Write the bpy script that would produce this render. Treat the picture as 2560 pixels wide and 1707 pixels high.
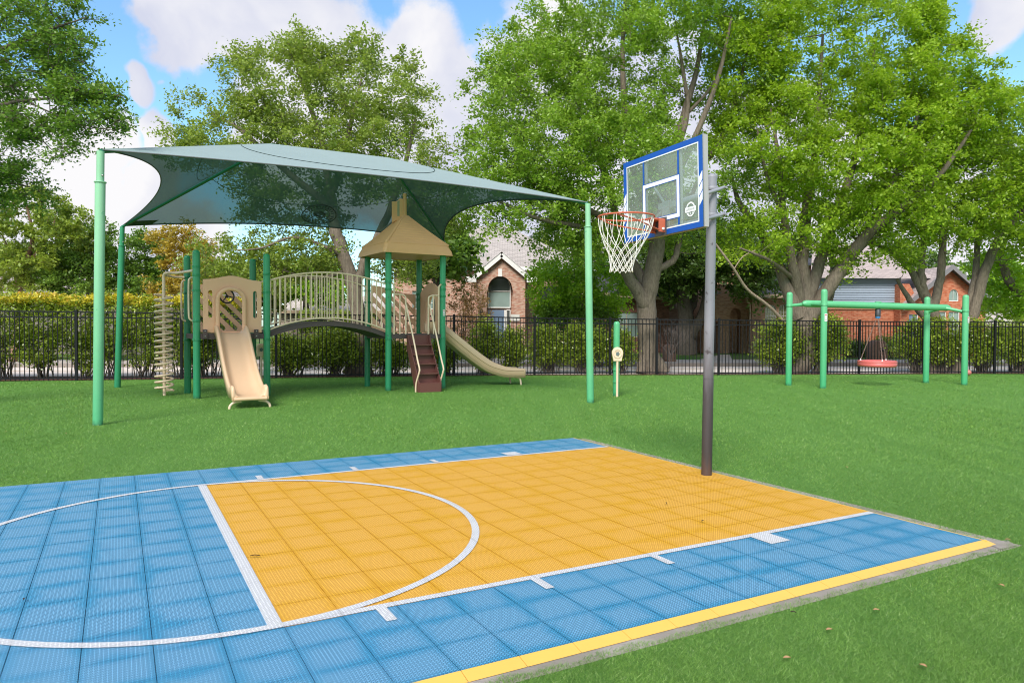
import bpy, math, random
import numpy as np
from mathutils import Vector, Matrix, Quaternion

C = bpy.context.scene
for o in list(bpy.data.objects):
    bpy.data.objects.remove(o)
COL = C.collection
rad = math.radians

# ------------------------------------------------------------------ camera
CAM_H = 1.6037
F_PX = 1791.43            # focal length in pixels of the 2560 px wide photograph
RIGHT = Vector((0.99998945, 0.0, 0.00459447)); 
FWD = Vector((0.0, 0.99976565, -0.02164812)).normalized()
UP = RIGHT.cross(FWD).normalized(); RIGHT = FWD.cross(UP).normalized()
CAM = Vector((0, 0, CAM_H))
cd = bpy.data.cameras.new('camera'); cam = bpy.data.objects.new('camera', cd); COL.objects.link(cam)
cd.sensor_width = 36; cd.lens = F_PX / 2560 * 36; cd.clip_start = 0.05; cd.clip_end = 2000
m = Matrix((RIGHT, UP, -FWD)).transposed().to_4x4(); m.translation = CAM
cam.matrix_world = m
C.camera = cam

# ------------------------------------------------------------------ world and sun
SUN_EL, SUN_AZ = 43.0, 196.0     # azimuth: degrees clockwise from +Y where the sun stands
w = bpy.data.worlds.new('World'); C.world = w; w.use_nodes = True
NT = w.node_tree; NT.nodes.clear()
def wn(t, **k):
    n = NT.nodes.new(t)
    for a, b in k.items(): setattr(n, a, b)
    return n
out = wn('ShaderNodeOutputWorld'); bg = wn('ShaderNodeBackground')
sky = wn('ShaderNodeTexSky', sky_type='NISHITA', sun_disc=False)
sky.sun_elevation = rad(SUN_EL); sky.sun_rotation = rad(SUN_AZ)
sky.air_density = 1.0; sky.dust_density = 0.8; sky.ozone_density = 2.0
tc = wn('ShaderNodeTexCoord')
def wmath(op, a, b=None, clamp=False):
    n = wn('ShaderNodeMath', operation=op, use_clamp=clamp)
    for i, v in enumerate((a, b)):
        if v is None: continue
        if isinstance(v, (int, float)): n.inputs[i].default_value = v
        else: NT.links.new(v, n.inputs[i])
    return n.outputs[0]
warp = wn('ShaderNodeTexNoise'); warp.inputs['Scale'].default_value = 5.0; warp.inputs['Detail'].default_value = 5
NT.links.new(tc.outputs['Generated'], warp.inputs['Vector'])
wv = wn('ShaderNodeVectorMath', operation='MULTIPLY_ADD')
NT.links.new(warp.outputs['Color'], wv.inputs[0]); wv.inputs[1].default_value = (.16, .16, .16); 
off = wn('ShaderNodeVectorMath', operation='SUBTRACT'); NT.links.new(tc.outputs['Generated'], off.inputs[0]); off.inputs[1].default_value = (.08, .08, .08)
NT.links.new(off.outputs[0], wv.inputs[2])
def dirpx(px, py):   # a direction seen at this pixel (2352 px wide picture)
    d = FWD*F_PX + RIGHT*(px*1.08844-1280) - UP*(py*1.08844-853.5)
    return d.normalized()
puffs = [(400, 95, .072), (575, 80, .085), (740, 110, .105), (920, 110, .095), (1020, 185, .065), (700, 260, .14), (900, 350, .17), (560, 10, .06),
         (285, 226, .030), (352, 217, .013), (190, 350, .065), (60, 340, .08), (325, 330, .040), (150, 430, .11), (290, 450, .085), (200, 545, .10), (350, 570, .12), (30, 510, .12),
         (1250, 380, .20), (1480, 430, .18), (1330, 180, .08), (1720, 500, .18), (1950, 470, .15), (1840, 330, .08), (2090, 400, .09), (2290, -8, .045), (2330, 560, .15)]
field = None
for px, py, r_ in puffs:
    dn = wn('ShaderNodeVectorMath', operation='DISTANCE'); NT.links.new(wv.outputs[0], dn.inputs[0]); dn.inputs[1].default_value = dirpx(px, py)
    v = wmath('SUBTRACT', 1.0, wmath('DIVIDE', dn.outputs['Value'], r_))
    field = v if field is None else wmath('MAXIMUM', field, v)
nz = wn('ShaderNodeTexNoise'); nz.inputs['Scale'].default_value = 5.0; nz.inputs['Detail'].default_value = 7; nz.inputs['Roughness'].default_value = .6
NT.links.new(tc.outputs['Generated'], nz.inputs['Vector'])
# generic cloud cover everywhere else in the sky, behind and above the camera too
gen = wn('ShaderNodeTexNoise'); gen.inputs['Scale'].default_value = 2.1; gen.inputs['Detail'].default_value = 8
NT.links.new(tc.outputs['Generated'], gen.inputs['Vector'])
sep = wn('ShaderNodeSeparateXYZ'); NT.links.new(tc.outputs['Generated'], sep.inputs[0])
away = wmath('MULTIPLY', wmath('SUBTRACT', .75, sep.outputs['Y']), 1.6, True)
genf = wmath('MULTIPLY', wmath('SUBTRACT', gen.outputs['Fac'], .42), away)
fld = wmath('MAXIMUM', wmath('ADD', wmath('MULTIPLY', field, .55), wmath('MULTIPLY', wmath('SUBTRACT', nz.outputs['Fac'], .52), .95)), genf)
cov = wn('ShaderNodeMapRange', interpolation_type='SMOOTHSTEP'); cov.inputs['From Min'].default_value = 0.0; cov.inputs['From Max'].default_value = .13
NT.links.new(fld, cov.inputs['Value'])
sh = wn('ShaderNodeTexNoise'); sh.inputs['Scale'].default_value = 5.5; sh.inputs['Detail'].default_value = 5; sh.inputs['Roughness'].default_value = .5
NT.links.new(wv.outputs[0], sh.inputs['Vector'])
cr = wn('ShaderNodeValToRGB'); NT.links.new(sh.outputs['Fac'], cr.inputs[0])
cr.color_ramp.elements[0].position = .36; cr.color_ramp.elements[0].color = (3.45, 3.6, 4.35, 1)
cr.color_ramp.elements[1].position = .58; cr.color_ramp.elements[1].color = (4.95, 4.9, 5.0, 1)
boost = wn('ShaderNodeMix', data_type='RGBA', blend_type='MULTIPLY'); boost.inputs['Factor'].default_value = 1
NT.links.new(sky.outputs[0], boost.inputs['A']); boost.inputs['B'].default_value = (1.0, 1.28, 1.34, 1)
mx = wn('ShaderNodeMix', data_type='RGBA'); NT.links.new(cov.outputs[0], mx.inputs['Factor'])
NT.links.new(boost.outputs['Result'], mx.inputs['A']); NT.links.new(cr.outputs[0], mx.inputs['B'])
NT.links.new(mx.outputs['Result'], bg.inputs['Color']); bg.inputs['Strength'].default_value = 0.13
NT.links.new(bg.outputs[0], out.inputs['Surface'])
try: w.cycles.sampling_method = 'MANUAL'; w.cycles.sample_map_resolution = 512
except Exception: pass

sd = bpy.data.lights.new('sun', 'SUN'); sd.energy = 3.0; sd.angle = rad(22); sd.color = (1, .95, .87)
sun = bpy.data.objects.new('sun', sd); COL.objects.link(sun)
sdir = Vector((math.sin(rad(SUN_AZ))*math.cos(rad(SUN_EL)), math.cos(rad(SUN_AZ))*math.cos(rad(SUN_EL)), math.sin(rad(SUN_EL))))
sun.rotation_euler = sdir.to_track_quat('Z', 'Y').to_euler(); sun.location = (0, -5, 20)
C.view_settings.view_transform = 'Standard'; C.view_settings.look = 'None'; C.view_settings.gamma = 1; C.view_settings.exposure = 0.60
C.cycles.max_bounces = 9; C.cycles.diffuse_bounces = 6; C.cycles.transmission_bounces = 6; C.cycles.transparent_max_bounces = 12
C.cycles.use_denoising = True; C.cycles.pixel_filter_type = 'BLACKMAN_HARRIS'; C.cycles.filter_width = 1.05; C.cycles.sample_clamp_indirect = 6
C.cycles.caustics_reflective = False; C.cycles.caustics_refractive = False

# ------------------------------------------------------------------ helpers
S = 2560/2352
def ray(px, py): return FWD*F_PX + RIGHT*(px*S-1280) - UP*(py*S-853.5)
def at(px, py, Y):           # point seen at this pixel at depth Y metres
    d = ray(px, py); return CAM + d*(Y/d.y)
def gnd(px, py, z=0.0):      # point of the ground seen at this pixel
    d = ray(px, py); return CAM + d*((z-CAM_H)/d.z)
def zat(px, py, Y): return at(px, py, Y).z

def NTM(mt): return mt.node_tree
class M:
    """small node-material builder"""
    def __init__(s, name):
        s.m = bpy.data.materials.new(name); s.m.use_nodes = True; s.t = s.m.node_tree; s.t.nodes.clear()
        s.out = s.t.nodes.new('ShaderNodeOutputMaterial')
    def n(s, t, ins=None, **k):
        nd = s.t.nodes.new(t)
        for a, b in k.items(): setattr(nd, a, b)
        for a, b in (ins or {}).items(): s.set(nd, a, b)
        return nd
    def set(s, nd, a, b):
        i = nd.inputs[a]
        if hasattr(b, 'is_linked') and hasattr(b, 'node'): s.t.links.new(b, i)
        else:
            if isinstance(b, tuple) and len(b) == 3 and i.type == 'RGBA': b = (*b, 1)
            i.default_value = b
    def math(s, op, a, b=None, c=None, clamp=False):
        nd = s.n('ShaderNodeMath', operation=op, use_clamp=clamp)
        for i, v in enumerate((a, b, c)):
            if v is not None: s.set(nd, i, v)
        return nd.outputs[0]
    def noise(s, scale, detail=4, vec=None, rough=.55):
        nd = s.n('ShaderNodeTexNoise', {'Scale': scale, 'Detail': detail, 'Roughness': rough})
        s.t.links.new(vec if vec is not None else s.obj(), nd.inputs['Vector']); return nd
    def obj(s):
        if not hasattr(s, '_tc'): s._tc = s.n('ShaderNodeTexCoord')
        return s._tc.outputs['Object']
    def geo(s):
        if not hasattr(s, '_g'): s._g = s.n('ShaderNodeNewGeometry')
        return s._g
    def ramp(s, fac, stops, interp='LINEAR'):
        nd = s.n('ShaderNodeValToRGB'); s.t.links.new(fac, nd.inputs[0]); e = nd.color_ramp; e.interpolation = interp
        while len(e.elements) < len(stops): e.elements.new(.5)
        for k, (p, c) in enumerate(stops):
            e.elements[k].position = p; e.elements[k].color = (*c, 1) if len(c) == 3 else c
        return nd.outputs[0]
    def mix(s, f, a, b, blend='MIX'):
        nd = s.n('ShaderNodeMix', data_type='RGBA', blend_type=blend)
        for k, v in (('Factor', f), ('A', a), ('B', b)):
            if k == 'Factor': s.set(nd, 0, v)
            else: s.set(nd, 6 if k == 'A' else 7, v)
        return nd.outputs[2]
    def bump(s, h, strength=.3, dist=.01):
        nd = s.n('ShaderNodeBump', {'Strength': strength, 'Distance': dist}); s.t.links.new(h, nd.inputs['Height']); return nd.outputs[0]
    def bsdf(s, col, rough=.5, normal=None, metal=0.0, spec=.5):
        nd = s.n('ShaderNodeBsdfPrincipled'); s.set(nd, 'Base Color', col); s.set(nd, 'Roughness', rough); nd.inputs['Metallic'].default_value = metal
        nd.inputs['Specular IOR Level'].default_value = spec
        if normal is not None: s.t.links.new(normal, nd.inputs['Normal'])
        return nd.outputs[0]
    def done(s, sh): s.t.links.new(sh, s.out.inputs['Surface']); return s.m

def sc(c, k): return tuple(min(1, x*k) for x in c)
def paint(name, c, rough=.45, var=.15, scale=3.0, bump=.0, metal=0.0, spec=.5, wear=None, bs=60, low=None, zr=3.0):
    b = M(name); n1 = b.noise(scale, 5); n2 = b.noise(scale*9, 3)
    col = b.mix(n1.outputs['Fac'], sc(c, 1-var), sc(c, 1+var))
    col = b.mix(b.math('MULTIPLY', n2.outputs['Fac'], .35), col, sc(c, 1-var*1.3))
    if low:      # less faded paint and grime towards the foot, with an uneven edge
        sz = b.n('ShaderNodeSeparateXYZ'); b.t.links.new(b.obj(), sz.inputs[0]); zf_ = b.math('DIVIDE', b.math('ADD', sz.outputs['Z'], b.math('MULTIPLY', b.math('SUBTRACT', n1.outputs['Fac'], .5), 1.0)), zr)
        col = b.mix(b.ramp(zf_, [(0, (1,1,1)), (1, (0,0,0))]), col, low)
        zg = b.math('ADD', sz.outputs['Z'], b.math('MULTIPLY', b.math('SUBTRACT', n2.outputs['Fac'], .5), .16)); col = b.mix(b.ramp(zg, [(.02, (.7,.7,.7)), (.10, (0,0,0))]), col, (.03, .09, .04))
    if wear:
        n3 = b.noise(14, 6); col = b.mix(b.ramp(n3.outputs['Fac'], [(.66, (0, 0, 0)), (.70, (1, 1, 1))]), col, wear)
    r = b.math('ADD', b.math('MULTIPLY', n1.outputs['Fac'], .25), rough-.12)
    nm = b.bump(b.noise(bs, 4).outputs['Fac'], bump, .004) if bump else None
    return b.done(b.bsdf(col, r, nm, metal, spec))

# ---- mesh builder
class MB:
    def __init__(s): s.v = []; s.f = []; s.smooth = []
    def add(s, vs, fs, smooth=False):
        o = len(s.v); s.v += [tuple(x) for x in vs]; s.f += [tuple(i+o for i in f) for f in fs]; s.smooth += [smooth]*len(fs); return s
    def box(s, lo, hi, mat=None):
        x0, y0, z0 = lo; x1, y1, z1 = hi
        vs = [Vector(p) for p in ((x0,y0,z0),(x1,y0,z0),(x1,y1,z0),(x0,y1,z0),(x0,y0,z1),(x1,y0,z1),(x1,y1,z1),(x0,y1,z1))]
        if mat is not None: vs = [mat @ v for v in vs]
        return s.add(vs, [(0,3,2,1),(4,5,6,7),(0,1,5,4),(1,2,6,5),(2,3,7,6),(3,0,4,7)])
    def beam(s, a, b, wx, wz, up=Vector((0,0,1))):
        a = Vector(a); b = Vector(b); d = (b-a); L = d.length; d.normalize(); r = d.cross(up); 
        if r.length < 1e-4: r = d.cross(Vector((0,1,0)))
        r.normalize(); u = r.cross(d)
        mm = Matrix((r, d, u)).transposed().to_4x4(); mm.translation = a
        return s.box((-wx/2, 0, -wz/2), (wx/2, L, wz/2), mm)
    def tube(s, pts, r, n=10, caps=True, smooth=True):
        pts = [Vector(p) for p in pts]; k = len(pts); rs = r if isinstance(r, (list, tuple)) else [r]*k
        t0 = (pts[1]-pts[0]).normalized(); ref = Vector((0,0,1)) if abs(t0.z) < .9 else Vector((1,0,0))
        nrm = t0.cross(ref).normalized(); vs = []
        for i in range(k):
            t = (pts[min(i+1,k-1)]-pts[max(i-1,0)])
            t = t.normalized() if t.length > 1e-9 else t0
            nrm = (nrm - t*nrm.dot(t)); nrm = nrm.normalized() if nrm.length > 1e-6 else t.orthogonal().normalized()
            bn = t.cross(nrm)
            for j in range(n):
                a = 2*math.pi*j/n; vs.append(pts[i] + (nrm*math.cos(a)+bn*math.sin(a))*rs[i])
        fs = [(i*n+j, i*n+(j+1)%n, (i+1)*n+(j+1)%n, (i+1)*n+j) for i in range(k-1) for j in range(n)]
        s.add(vs, fs, smooth)
        if caps:
            s.add(vs[:n], [tuple(range(n-1, -1, -1))]); s.add(vs[-n:], [tuple(range(n))])
        return s
    def lathe(s, prof, c=(0,0,0), n=20, axis=None, smooth=True):   # prof: (r, z) from bottom to top
        c = Vector(c); q = Vector((0,0,1)).rotation_difference(Vector(axis)) if axis else None; vs = []
        for r_, z_ in prof:
            for j in range(n):
                a = 2*math.pi*j/n; p = Vector((r_*math.cos(a), r_*math.sin(a), z_)); vs.append(c + (q @ p if q else p))
        k = len(prof)
        fs = [(i*n+j, i*n+(j+1)%n, (i+1)*n+(j+1)%n, (i+1)*n+j) for i in range(k-1) for j in range(n)]
        s.add(vs, fs, smooth)
        if prof[0][0] > 1e-6: s.add(vs[:n], [tuple(range(n-1, -1, -1))])
        if prof[-1][0] > 1e-6: s.add(vs[-n:], [tuple(range(n))])
        return s
    def grid(s, rows, smooth=True, close=False):       # rows of equal-length point lists
        n = len(rows[0]); vs = [p for r_ in rows for p in r_]; m_ = n if close else n-1
        fs = [(i*n+j, i*n+(j+1)%n, (i+1)*n+(j+1)%n, (i+1)*n+j) for i in range(len(rows)-1) for j in range(m_)]
        return s.add(vs, fs, smooth)
    def build(s, name, mat, parent=None, loc=None, origin=None, **tags):
        me = bpy.data.meshes.new(name)
        vs = s.v if origin is None else [(x-origin[0], y-origin[1], z-origin[2]) for x, y, z in s.v]
        me.from_pydata(vs, [], s.f); me.polygons.foreach_set('use_smooth', s.smooth); me.update()
        return link(name, me, mat, parent, loc, **tags)

def link(name, me, mat, parent=None, loc=None, **tags):
    o = bpy.data.objects.new(name, me); COL.objects.link(o)
    if mat is not None and me is not None:
        me.materials.clear(); me.materials.append(mat)
    if parent is not None: o.parent = parent
    if loc is not None: o.location = loc
    for k, v in tags.items(): o[k] = v
    return o
def thing(name, label, cat, loc=(0,0,0), rz=0.0, group=None):
    o = bpy.data.objects.new(name, None); COL.objects.link(o); o.location = loc; o.rotation_euler = (0, 0, rz); o.empty_display_size = .2
    o['label'] = label; o['category'] = cat
    if group: o['group'] = group
    return o
def copy_tree(o, parent=None):
    c = o.copy(); COL.objects.link(c); c.parent = parent
    for ch in list(o.children): copy_tree(ch, c)
    return c
def plate(name, outlines, thick, mat, parent, M4, bevel=0.0, **tags):
    """flat plate with holes: outlines in local XY, thickness along local Z, placed by M4"""
    cu = bpy.data.curves.new('tmp', 'CURVE'); cu.dimensions = '2D'; cu.fill_mode = 'BOTH'; cu.extrude = max(thick/2-bevel, .0005); cu.bevel_depth = bevel; cu.bevel_resolution = 1
    for ol in outlines:
        sp = cu.splines.new('POLY'); sp.points.add(len(ol)-1); sp.use_cyclic_u = True
        for i, p in enumerate(ol): sp.points[i].co = (p[0], p[1], 0, 1)
    tmp = bpy.data.objects.new('tmp', cu); me = bpy.data.meshes.new_from_object(tmp); me.name = name
    bpy.data.objects.remove(tmp); bpy.data.curves.remove(cu)
    me.transform(M4); return link(name, me, mat, parent, **tags)
def text_mesh(name, body, size, mat, parent, M4, extrude=.0006):
    cu = bpy.data.curves.new('tmp', 'FONT'); cu.body = body; cu.size = size; cu.extrude = extrude; cu.align_x = 'CENTER'; cu.align_y = 'CENTER'
    tmp = bpy.data.objects.new('tmp', cu); me = bpy.data.meshes.new_from_object(tmp); me.name = name
    bpy.data.objects.remove(tmp); bpy.data.curves.remove(cu); me.transform(M4)
    return link(name, me, mat, parent)
def slot(x0, y0, x1, y1, r, n=6):      # stadium between two points
    a = math.atan2(y1-y0, x1-x0); p = []
    for i in range(n+1): t = a+math.pi/2+math.pi*i/n; p.append((x0+r*math.cos(t), y0+r*math.sin(t)))
    for i in range(n+1): t = a-math.pi/2+math.pi*i/n; p.append((x1+r*math.cos(t), y1+r*math.sin(t)))
    return p
def smooth_path(pts, k=6):
    pts = [Vector(p) for p in pts]; o = []
    for i in range(len(pts)-1):
        p0 = pts[max(i-1,0)]; p1 = pts[i]; p2 = pts[i+1]; p3 = pts[min(i+2,len(pts)-1)]
        for j in range(k):
            t = j/k; o.append(.5*((2*p1)+(p2-p0)*t+(2*p0-5*p1+4*p2-p3)*t*t+(3*p1-p0-3*p2+p3)*t**3))
    o.append(pts[-1]); return o
def np_mesh(name, V, F, mat, parent=None, tint=None, n=4, **tags):
    me = bpy.data.meshes.new(name); nv = len(V); nf = len(F)
    me.vertices.add(nv); me.vertices.foreach_set('co', np.ascontiguousarray(V, dtype=np.float32).ravel())
    me.loops.add(nf*n); me.loops.foreach_set('vertex_index', np.ascontiguousarray(F, dtype=np.int32).ravel())
    me.polygons.add(nf); me.polygons.foreach_set('loop_start', np.arange(0, nf*n, n, dtype=np.int32))
    if hasattr(me.polygons[0], 'loop_total'):
        try: me.polygons.foreach_set('loop_total', np.full(nf, n, dtype=np.int32))
        except Exception: pass
    if tint is not None:
        a = me.attributes.new('tint', 'FLOAT', 'FACE'); a.data.foreach_set('value', np.ascontiguousarray(tint, dtype=np.float32))
    me.update(calc_edges=True); return link(name, me, mat, parent, **tags)

# ------------------------------------------------------------------ materials
def leaf_mat(name, dark, light, trans=.45, rough=.45, young=None):
    dark, light = (dark[0]*3.0, dark[1]*2.2, dark[2]*2.1), (light[0]*2.65, light[1]*1.85, light[2]*2.2); young = sc(young, 1.25) if young else None
    b = M(name); a = b.n('ShaderNodeAttribute', attribute_name='tint')
    st = [(0, dark), (.75, light)] + ([(1, young)] if young else [])
    col = b.ramp(a.outputs['Fac'], st)
    n1 = b.noise(1.1, 3); col = b.mix(b.math('MULTIPLY', n1.outputs['Fac'], .35), col, sc(light, 1.1))
    p = b.bsdf(col, rough-.06, spec=.5)
    tr = b.n('ShaderNodeBsdfTranslucent', {'Color': b.mix(1.0, col, (1.0, 1.0, .55), 'MULTIPLY')})
    mxn = b.n('ShaderNodeMixShader', {0: trans}); b.t.links.new(p, mxn.inputs[1]); b.t.links.new(tr.outputs[0], mxn.inputs[2])
    return b.done(mxn.outputs[0])
def bark_mat(name, c1, c2):
    b = M(name); mp = b.n('ShaderNodeMapping'); mp.inputs['Scale'].default_value = (1, 1, .22); b.t.links.new(b.obj(), mp.inputs[0])
    n1 = b.noise(22, 7, mp.outputs[0], .7); n2 = b.noise(2.2, 4)
    col = b.mix(b.ramp(n1.outputs['Fac'], [(.35, (0,0,0)), (.65, (1,1,1))]), c1, c2)
    col = b.mix(b.math('MULTIPLY', n2.outputs['Fac'], .5), col, sc(c2, 1.25))
    return b.done(b.bsdf(col, .9, b.bump(n1.outputs['Fac'], .9, .03), spec=.2))
BARK = bark_mat('oak_bark', (.065, .052, .042), (.225, .18, .14))
BARK_D = bark_mat('dark_bark', (.05, .04, .033), (.17, .14, .115))
BARK_R = bark_mat('crape_bark', (.14, .07, .05), (.34, .21, .15))
LEAF = {
 'oak': leaf_mat('oak_leaf', (.040, .100, .014), (.125, .27, .026), .5, young=(.20, .34, .04)),
 'oak2': leaf_mat('oak_leaf_soft', (.050, .110, .022), (.14, .25, .04), .5, young=(.20, .31, .06)),
 'maple': leaf_mat('maple_leaf', (.050, .120, .010), (.155, .31, .020), .55, young=(.25, .40, .03)),
 'dark': leaf_mat('live_oak_leaf', (.018, .055, .012), (.060, .140, .022), .35),
 'elm': leaf_mat('elm_leaf', (.022, .075, .014), (.085, .20, .024), .45),
 'crape': leaf_mat('crape_leaf', (.045, .10, .018), (.14, .25, .030), .45, young=(.20, .30, .03)),
 'crapeold': leaf_mat('crape_yellow_leaf', (.08, .10, .020), (.24, .25, .030), .45, young=(.40, .27, .05)),
 'bright': leaf_mat('bright_yaupon_leaf', (.045, .13, .012), (.16, .36, .018), .45, young=(.30, .50, .03)),
 'shrub': leaf_mat('photinia_leaf', (.032, .085, .012), (.15, .26, .028), .38, .28, young=(.24, .32, .04)),
 'hedge': leaf_mat('hedge_top_leaf', (.10, .15, .014), (.30, .36, .030), .35, .35, young=(.50, .24, .06)),
 'thin': leaf_mat('thin_brown_leaf', (.09, .08, .03), (.22, .20, .08), .4),
}
POSTG = paint('green_post_paint', (.034, .33, .145), .32, .12, 2.0, wear=(.02, .13, .09), low=(.022, .24, .11), zr=2.5)
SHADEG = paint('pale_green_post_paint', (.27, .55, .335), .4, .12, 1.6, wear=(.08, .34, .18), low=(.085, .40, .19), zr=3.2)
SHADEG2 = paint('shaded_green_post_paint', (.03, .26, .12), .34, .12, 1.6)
SWINGG = paint('swing_green_paint', (.12, .46, .22), .36, .10, 1.5, wear=(.07, .36, .18), low=(.055, .36, .155), zr=2.2)
TAN = paint('tan_plastic', (.80, .47, .29), .42, .07, 1.2, bump=.05)
TAN2 = paint('slide_tan_plastic', (.69, .47, .295), .38, .06, 1.2, bump=.05)
ROOFT = paint('roof_tan_plastic', (.78, .42, .20), .5, .08, 1.5)
BEIGE = paint('beige_coated_steel', (.80, .60, .43), .4, .08, 4)
BROWN = paint('brown_coated_deck', (.085, .060, .058), .55, .12, 4, bump=.2)
STEPB = paint('brown_step_plastic', (.15, .055, .045), .45, .10, 3)
BOLT = paint('galvanised_bolt', (.45, .45, .45), .35, .1, 20, metal=.8)
BLACK = paint('black_plastic', (.02, .018, .02), .4, .1, 8)
FENCE = paint('black_fence_coat', (.007, .0075, .010), .5, .2, 3, spec=.25)
WHITE = paint('white_paint', (.78, .78, .78), .5, .05, 5)
RED = paint('red_plastic', (.60, .13, .12), .42, .10, 5)

# fabric of the shade sail: fine woven mesh, see-through to part
b = M('shade_fabric'); wv1 = b.n('ShaderNodeTexWave', {'Scale': 26.0, 'Distortion': .5}); b.t.links.new(b.obj(), wv1.inputs['Vector'])
n1 = b.noise(1.6, 5); n2 = b.noise(30, 3)
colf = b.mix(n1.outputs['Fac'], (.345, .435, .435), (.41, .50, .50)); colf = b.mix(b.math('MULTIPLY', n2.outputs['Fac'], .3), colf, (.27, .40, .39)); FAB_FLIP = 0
gm_ = b.geo(); fl_ = gm_.outputs['Backfacing'] if not FAB_FLIP else b.math('SUBTRACT', 1.0, gm_.outputs['Backfacing']); colf = b.mix(fl_, colf, (.018, .090, .075))  # underside mixed darker: shade below the canopy painted into the fabric colour
pf = b.bsdf(colf, .75, b.bump(wv1.outputs['Fac'], .12, .004), spec=.3)
tl = b.n('ShaderNodeBsdfTranslucent', {'Color': (.05, .095, .08)}); tp = b.n('ShaderNodeBsdfTransparent', {'Color': (.53, .70, .65)})
m1 = b.n('ShaderNodeMixShader', {0: .22}); b.t.links.new(pf, m1.inputs[1]); b.t.links.new(tl.outputs[0], m1.inputs[2])
lw = b.n('ShaderNodeLayerWeight', {'Blend': .5}); m2 = b.n('ShaderNodeMixShader', {0: b.math('MULTIPLY', b.math('SUBTRACT', 1.0, lw.outputs['Facing']), .44)}); b.t.links.new(m1.outputs[0], m2.inputs[1]); b.t.links.new(tp.outputs[0], m2.inputs[2])
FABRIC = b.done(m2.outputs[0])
HEM = paint('fabric_hem', (.028, .055, .055), .7, .15, 8)
SEAM = paint('seam_thread', (.02, .045, .045), .7, .1, 8)
HEML = paint('grey_hem', (.12, .13, .13), .7, .15, 8)

def glass_mat(name, col, rough=.05, fac=.8):
    b = M(name); g = b.n('ShaderNodeBsdfGlossy', {'Color': (.9, .95, .95), 'Roughness': rough}); d = b.n('ShaderNodeBsdfDiffuse', {'Color': (*col, 1)})
    n1 = b.noise(2.5, 5); t = b.n('ShaderNodeBsdfTransparent', {'Color': (.82, .90, .86)})
    a = b.n('ShaderNodeMixShader'); b.t.links.new(b.math('ADD', b.math('MULTIPLY', n1.outputs['Fac'], .22), 1-fac-.14), a.inputs[0]); b.t.links.new(t.outputs[0], a.inputs[1]); b.t.links.new(d.outputs[0], a.inputs[2])
    c = b.n('ShaderNodeMixShader', {0: .05}); b.t.links.new(a.outputs[0], c.inputs[1]); b.t.links.new(g.outputs[0], c.inputs[2])
    return b.done(c.outputs[0])
BOARD = glass_mat('clear_polycarbonate', (.62, .66, .62))
def window_mat(name, c):
    b = M(name); n1 = b.noise(.8, 3); col = b.mix(n1.outputs['Fac'], sc(c, .6), sc(c, 1.3)); return b.done(b.bsdf(col, .08, spec=.8))
WIN_D = window_mat('dark_window_glass', (.03, .035, .035)); WIN_G = window_mat('blinds_behind_glass', (.22, .30, .27)); WIN_Y = window_mat('amber_window_glass', (.20, .19, .08))

# ---- court tiles: interlocking perforated plastic, star lattice; shade inside the holes painted as darker colour
T = .3048
def court_mat(name, rib, body, hole, dust, dustf=.4, raised=.0):
    b = M(name); sx = b.n('ShaderNodeSeparateXYZ'); b.t.links.new(b.n('ShaderNodeAttribute', attribute_name='courtuv').outputs['Vector'], sx.inputs[0])
    u, v = sx.outputs['X'], sx.outputs['Y']
    def fr(x, k): return b.math('FRACT', b.math('MULTIPLY', x, k))
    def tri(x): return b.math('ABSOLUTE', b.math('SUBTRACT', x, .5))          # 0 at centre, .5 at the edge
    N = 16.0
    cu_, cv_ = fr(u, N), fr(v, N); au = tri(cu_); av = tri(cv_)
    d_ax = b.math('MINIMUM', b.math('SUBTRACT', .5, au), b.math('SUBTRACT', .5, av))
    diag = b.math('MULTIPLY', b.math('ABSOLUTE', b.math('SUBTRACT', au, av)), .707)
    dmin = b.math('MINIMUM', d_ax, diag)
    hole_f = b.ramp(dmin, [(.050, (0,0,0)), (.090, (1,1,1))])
    wp = b.geo().outputs['Position']; nst = b.noise(2.3, 6, wp)
    eu = tri(fr(u, 1.0)); ev = tri(fr(v, 1.0))
    nw = b.noise(9.0, 5, wp)
    edge = b.math('MAXIMUM', b.math('MULTIPLY', eu, .92), ev)
    edge = b.math('ADD', edge, b.math('MULTIPLY', b.math('SUBTRACT', nst.outputs['Fac'], .5), .70))
    edge = b.math('ADD', edge, b.math('MULTIPLY', b.math('SUBTRACT', nw.outputs['Fac'], .5), .16))
    wear = b.ramp(edge, [(.27, (1,1,1)), (.50, (0,0,0))])
    base = b.mix(b.math('MULTIPLY', wear, dustf), rib, dust)
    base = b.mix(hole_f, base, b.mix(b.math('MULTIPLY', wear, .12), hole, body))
    jt = b.math('GREATER_THAN', eu, .4935); jv = b.math('GREATER_THAN', ev, .4945)
    base = b.mix(b.math('MULTIPLY', jt, .6), base, hole); base = b.mix(b.math('MULTIPLY', jv, .12), base, hole)
    h = b.math('SUBTRACT', 1.0, hole_f)
    return b.done(b.bsdf(base, .48, b.bump(h, .35, .004), spec=.4))
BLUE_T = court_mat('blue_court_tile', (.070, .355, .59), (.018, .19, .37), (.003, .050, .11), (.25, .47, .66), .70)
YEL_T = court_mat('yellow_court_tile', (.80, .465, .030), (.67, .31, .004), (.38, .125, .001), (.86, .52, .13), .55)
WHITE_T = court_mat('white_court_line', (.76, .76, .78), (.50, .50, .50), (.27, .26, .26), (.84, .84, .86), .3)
RAMP_Y = paint('yellow_edge_ramp', (.80, .46, .09), .5, .08, 3, bump=.1)
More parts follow.
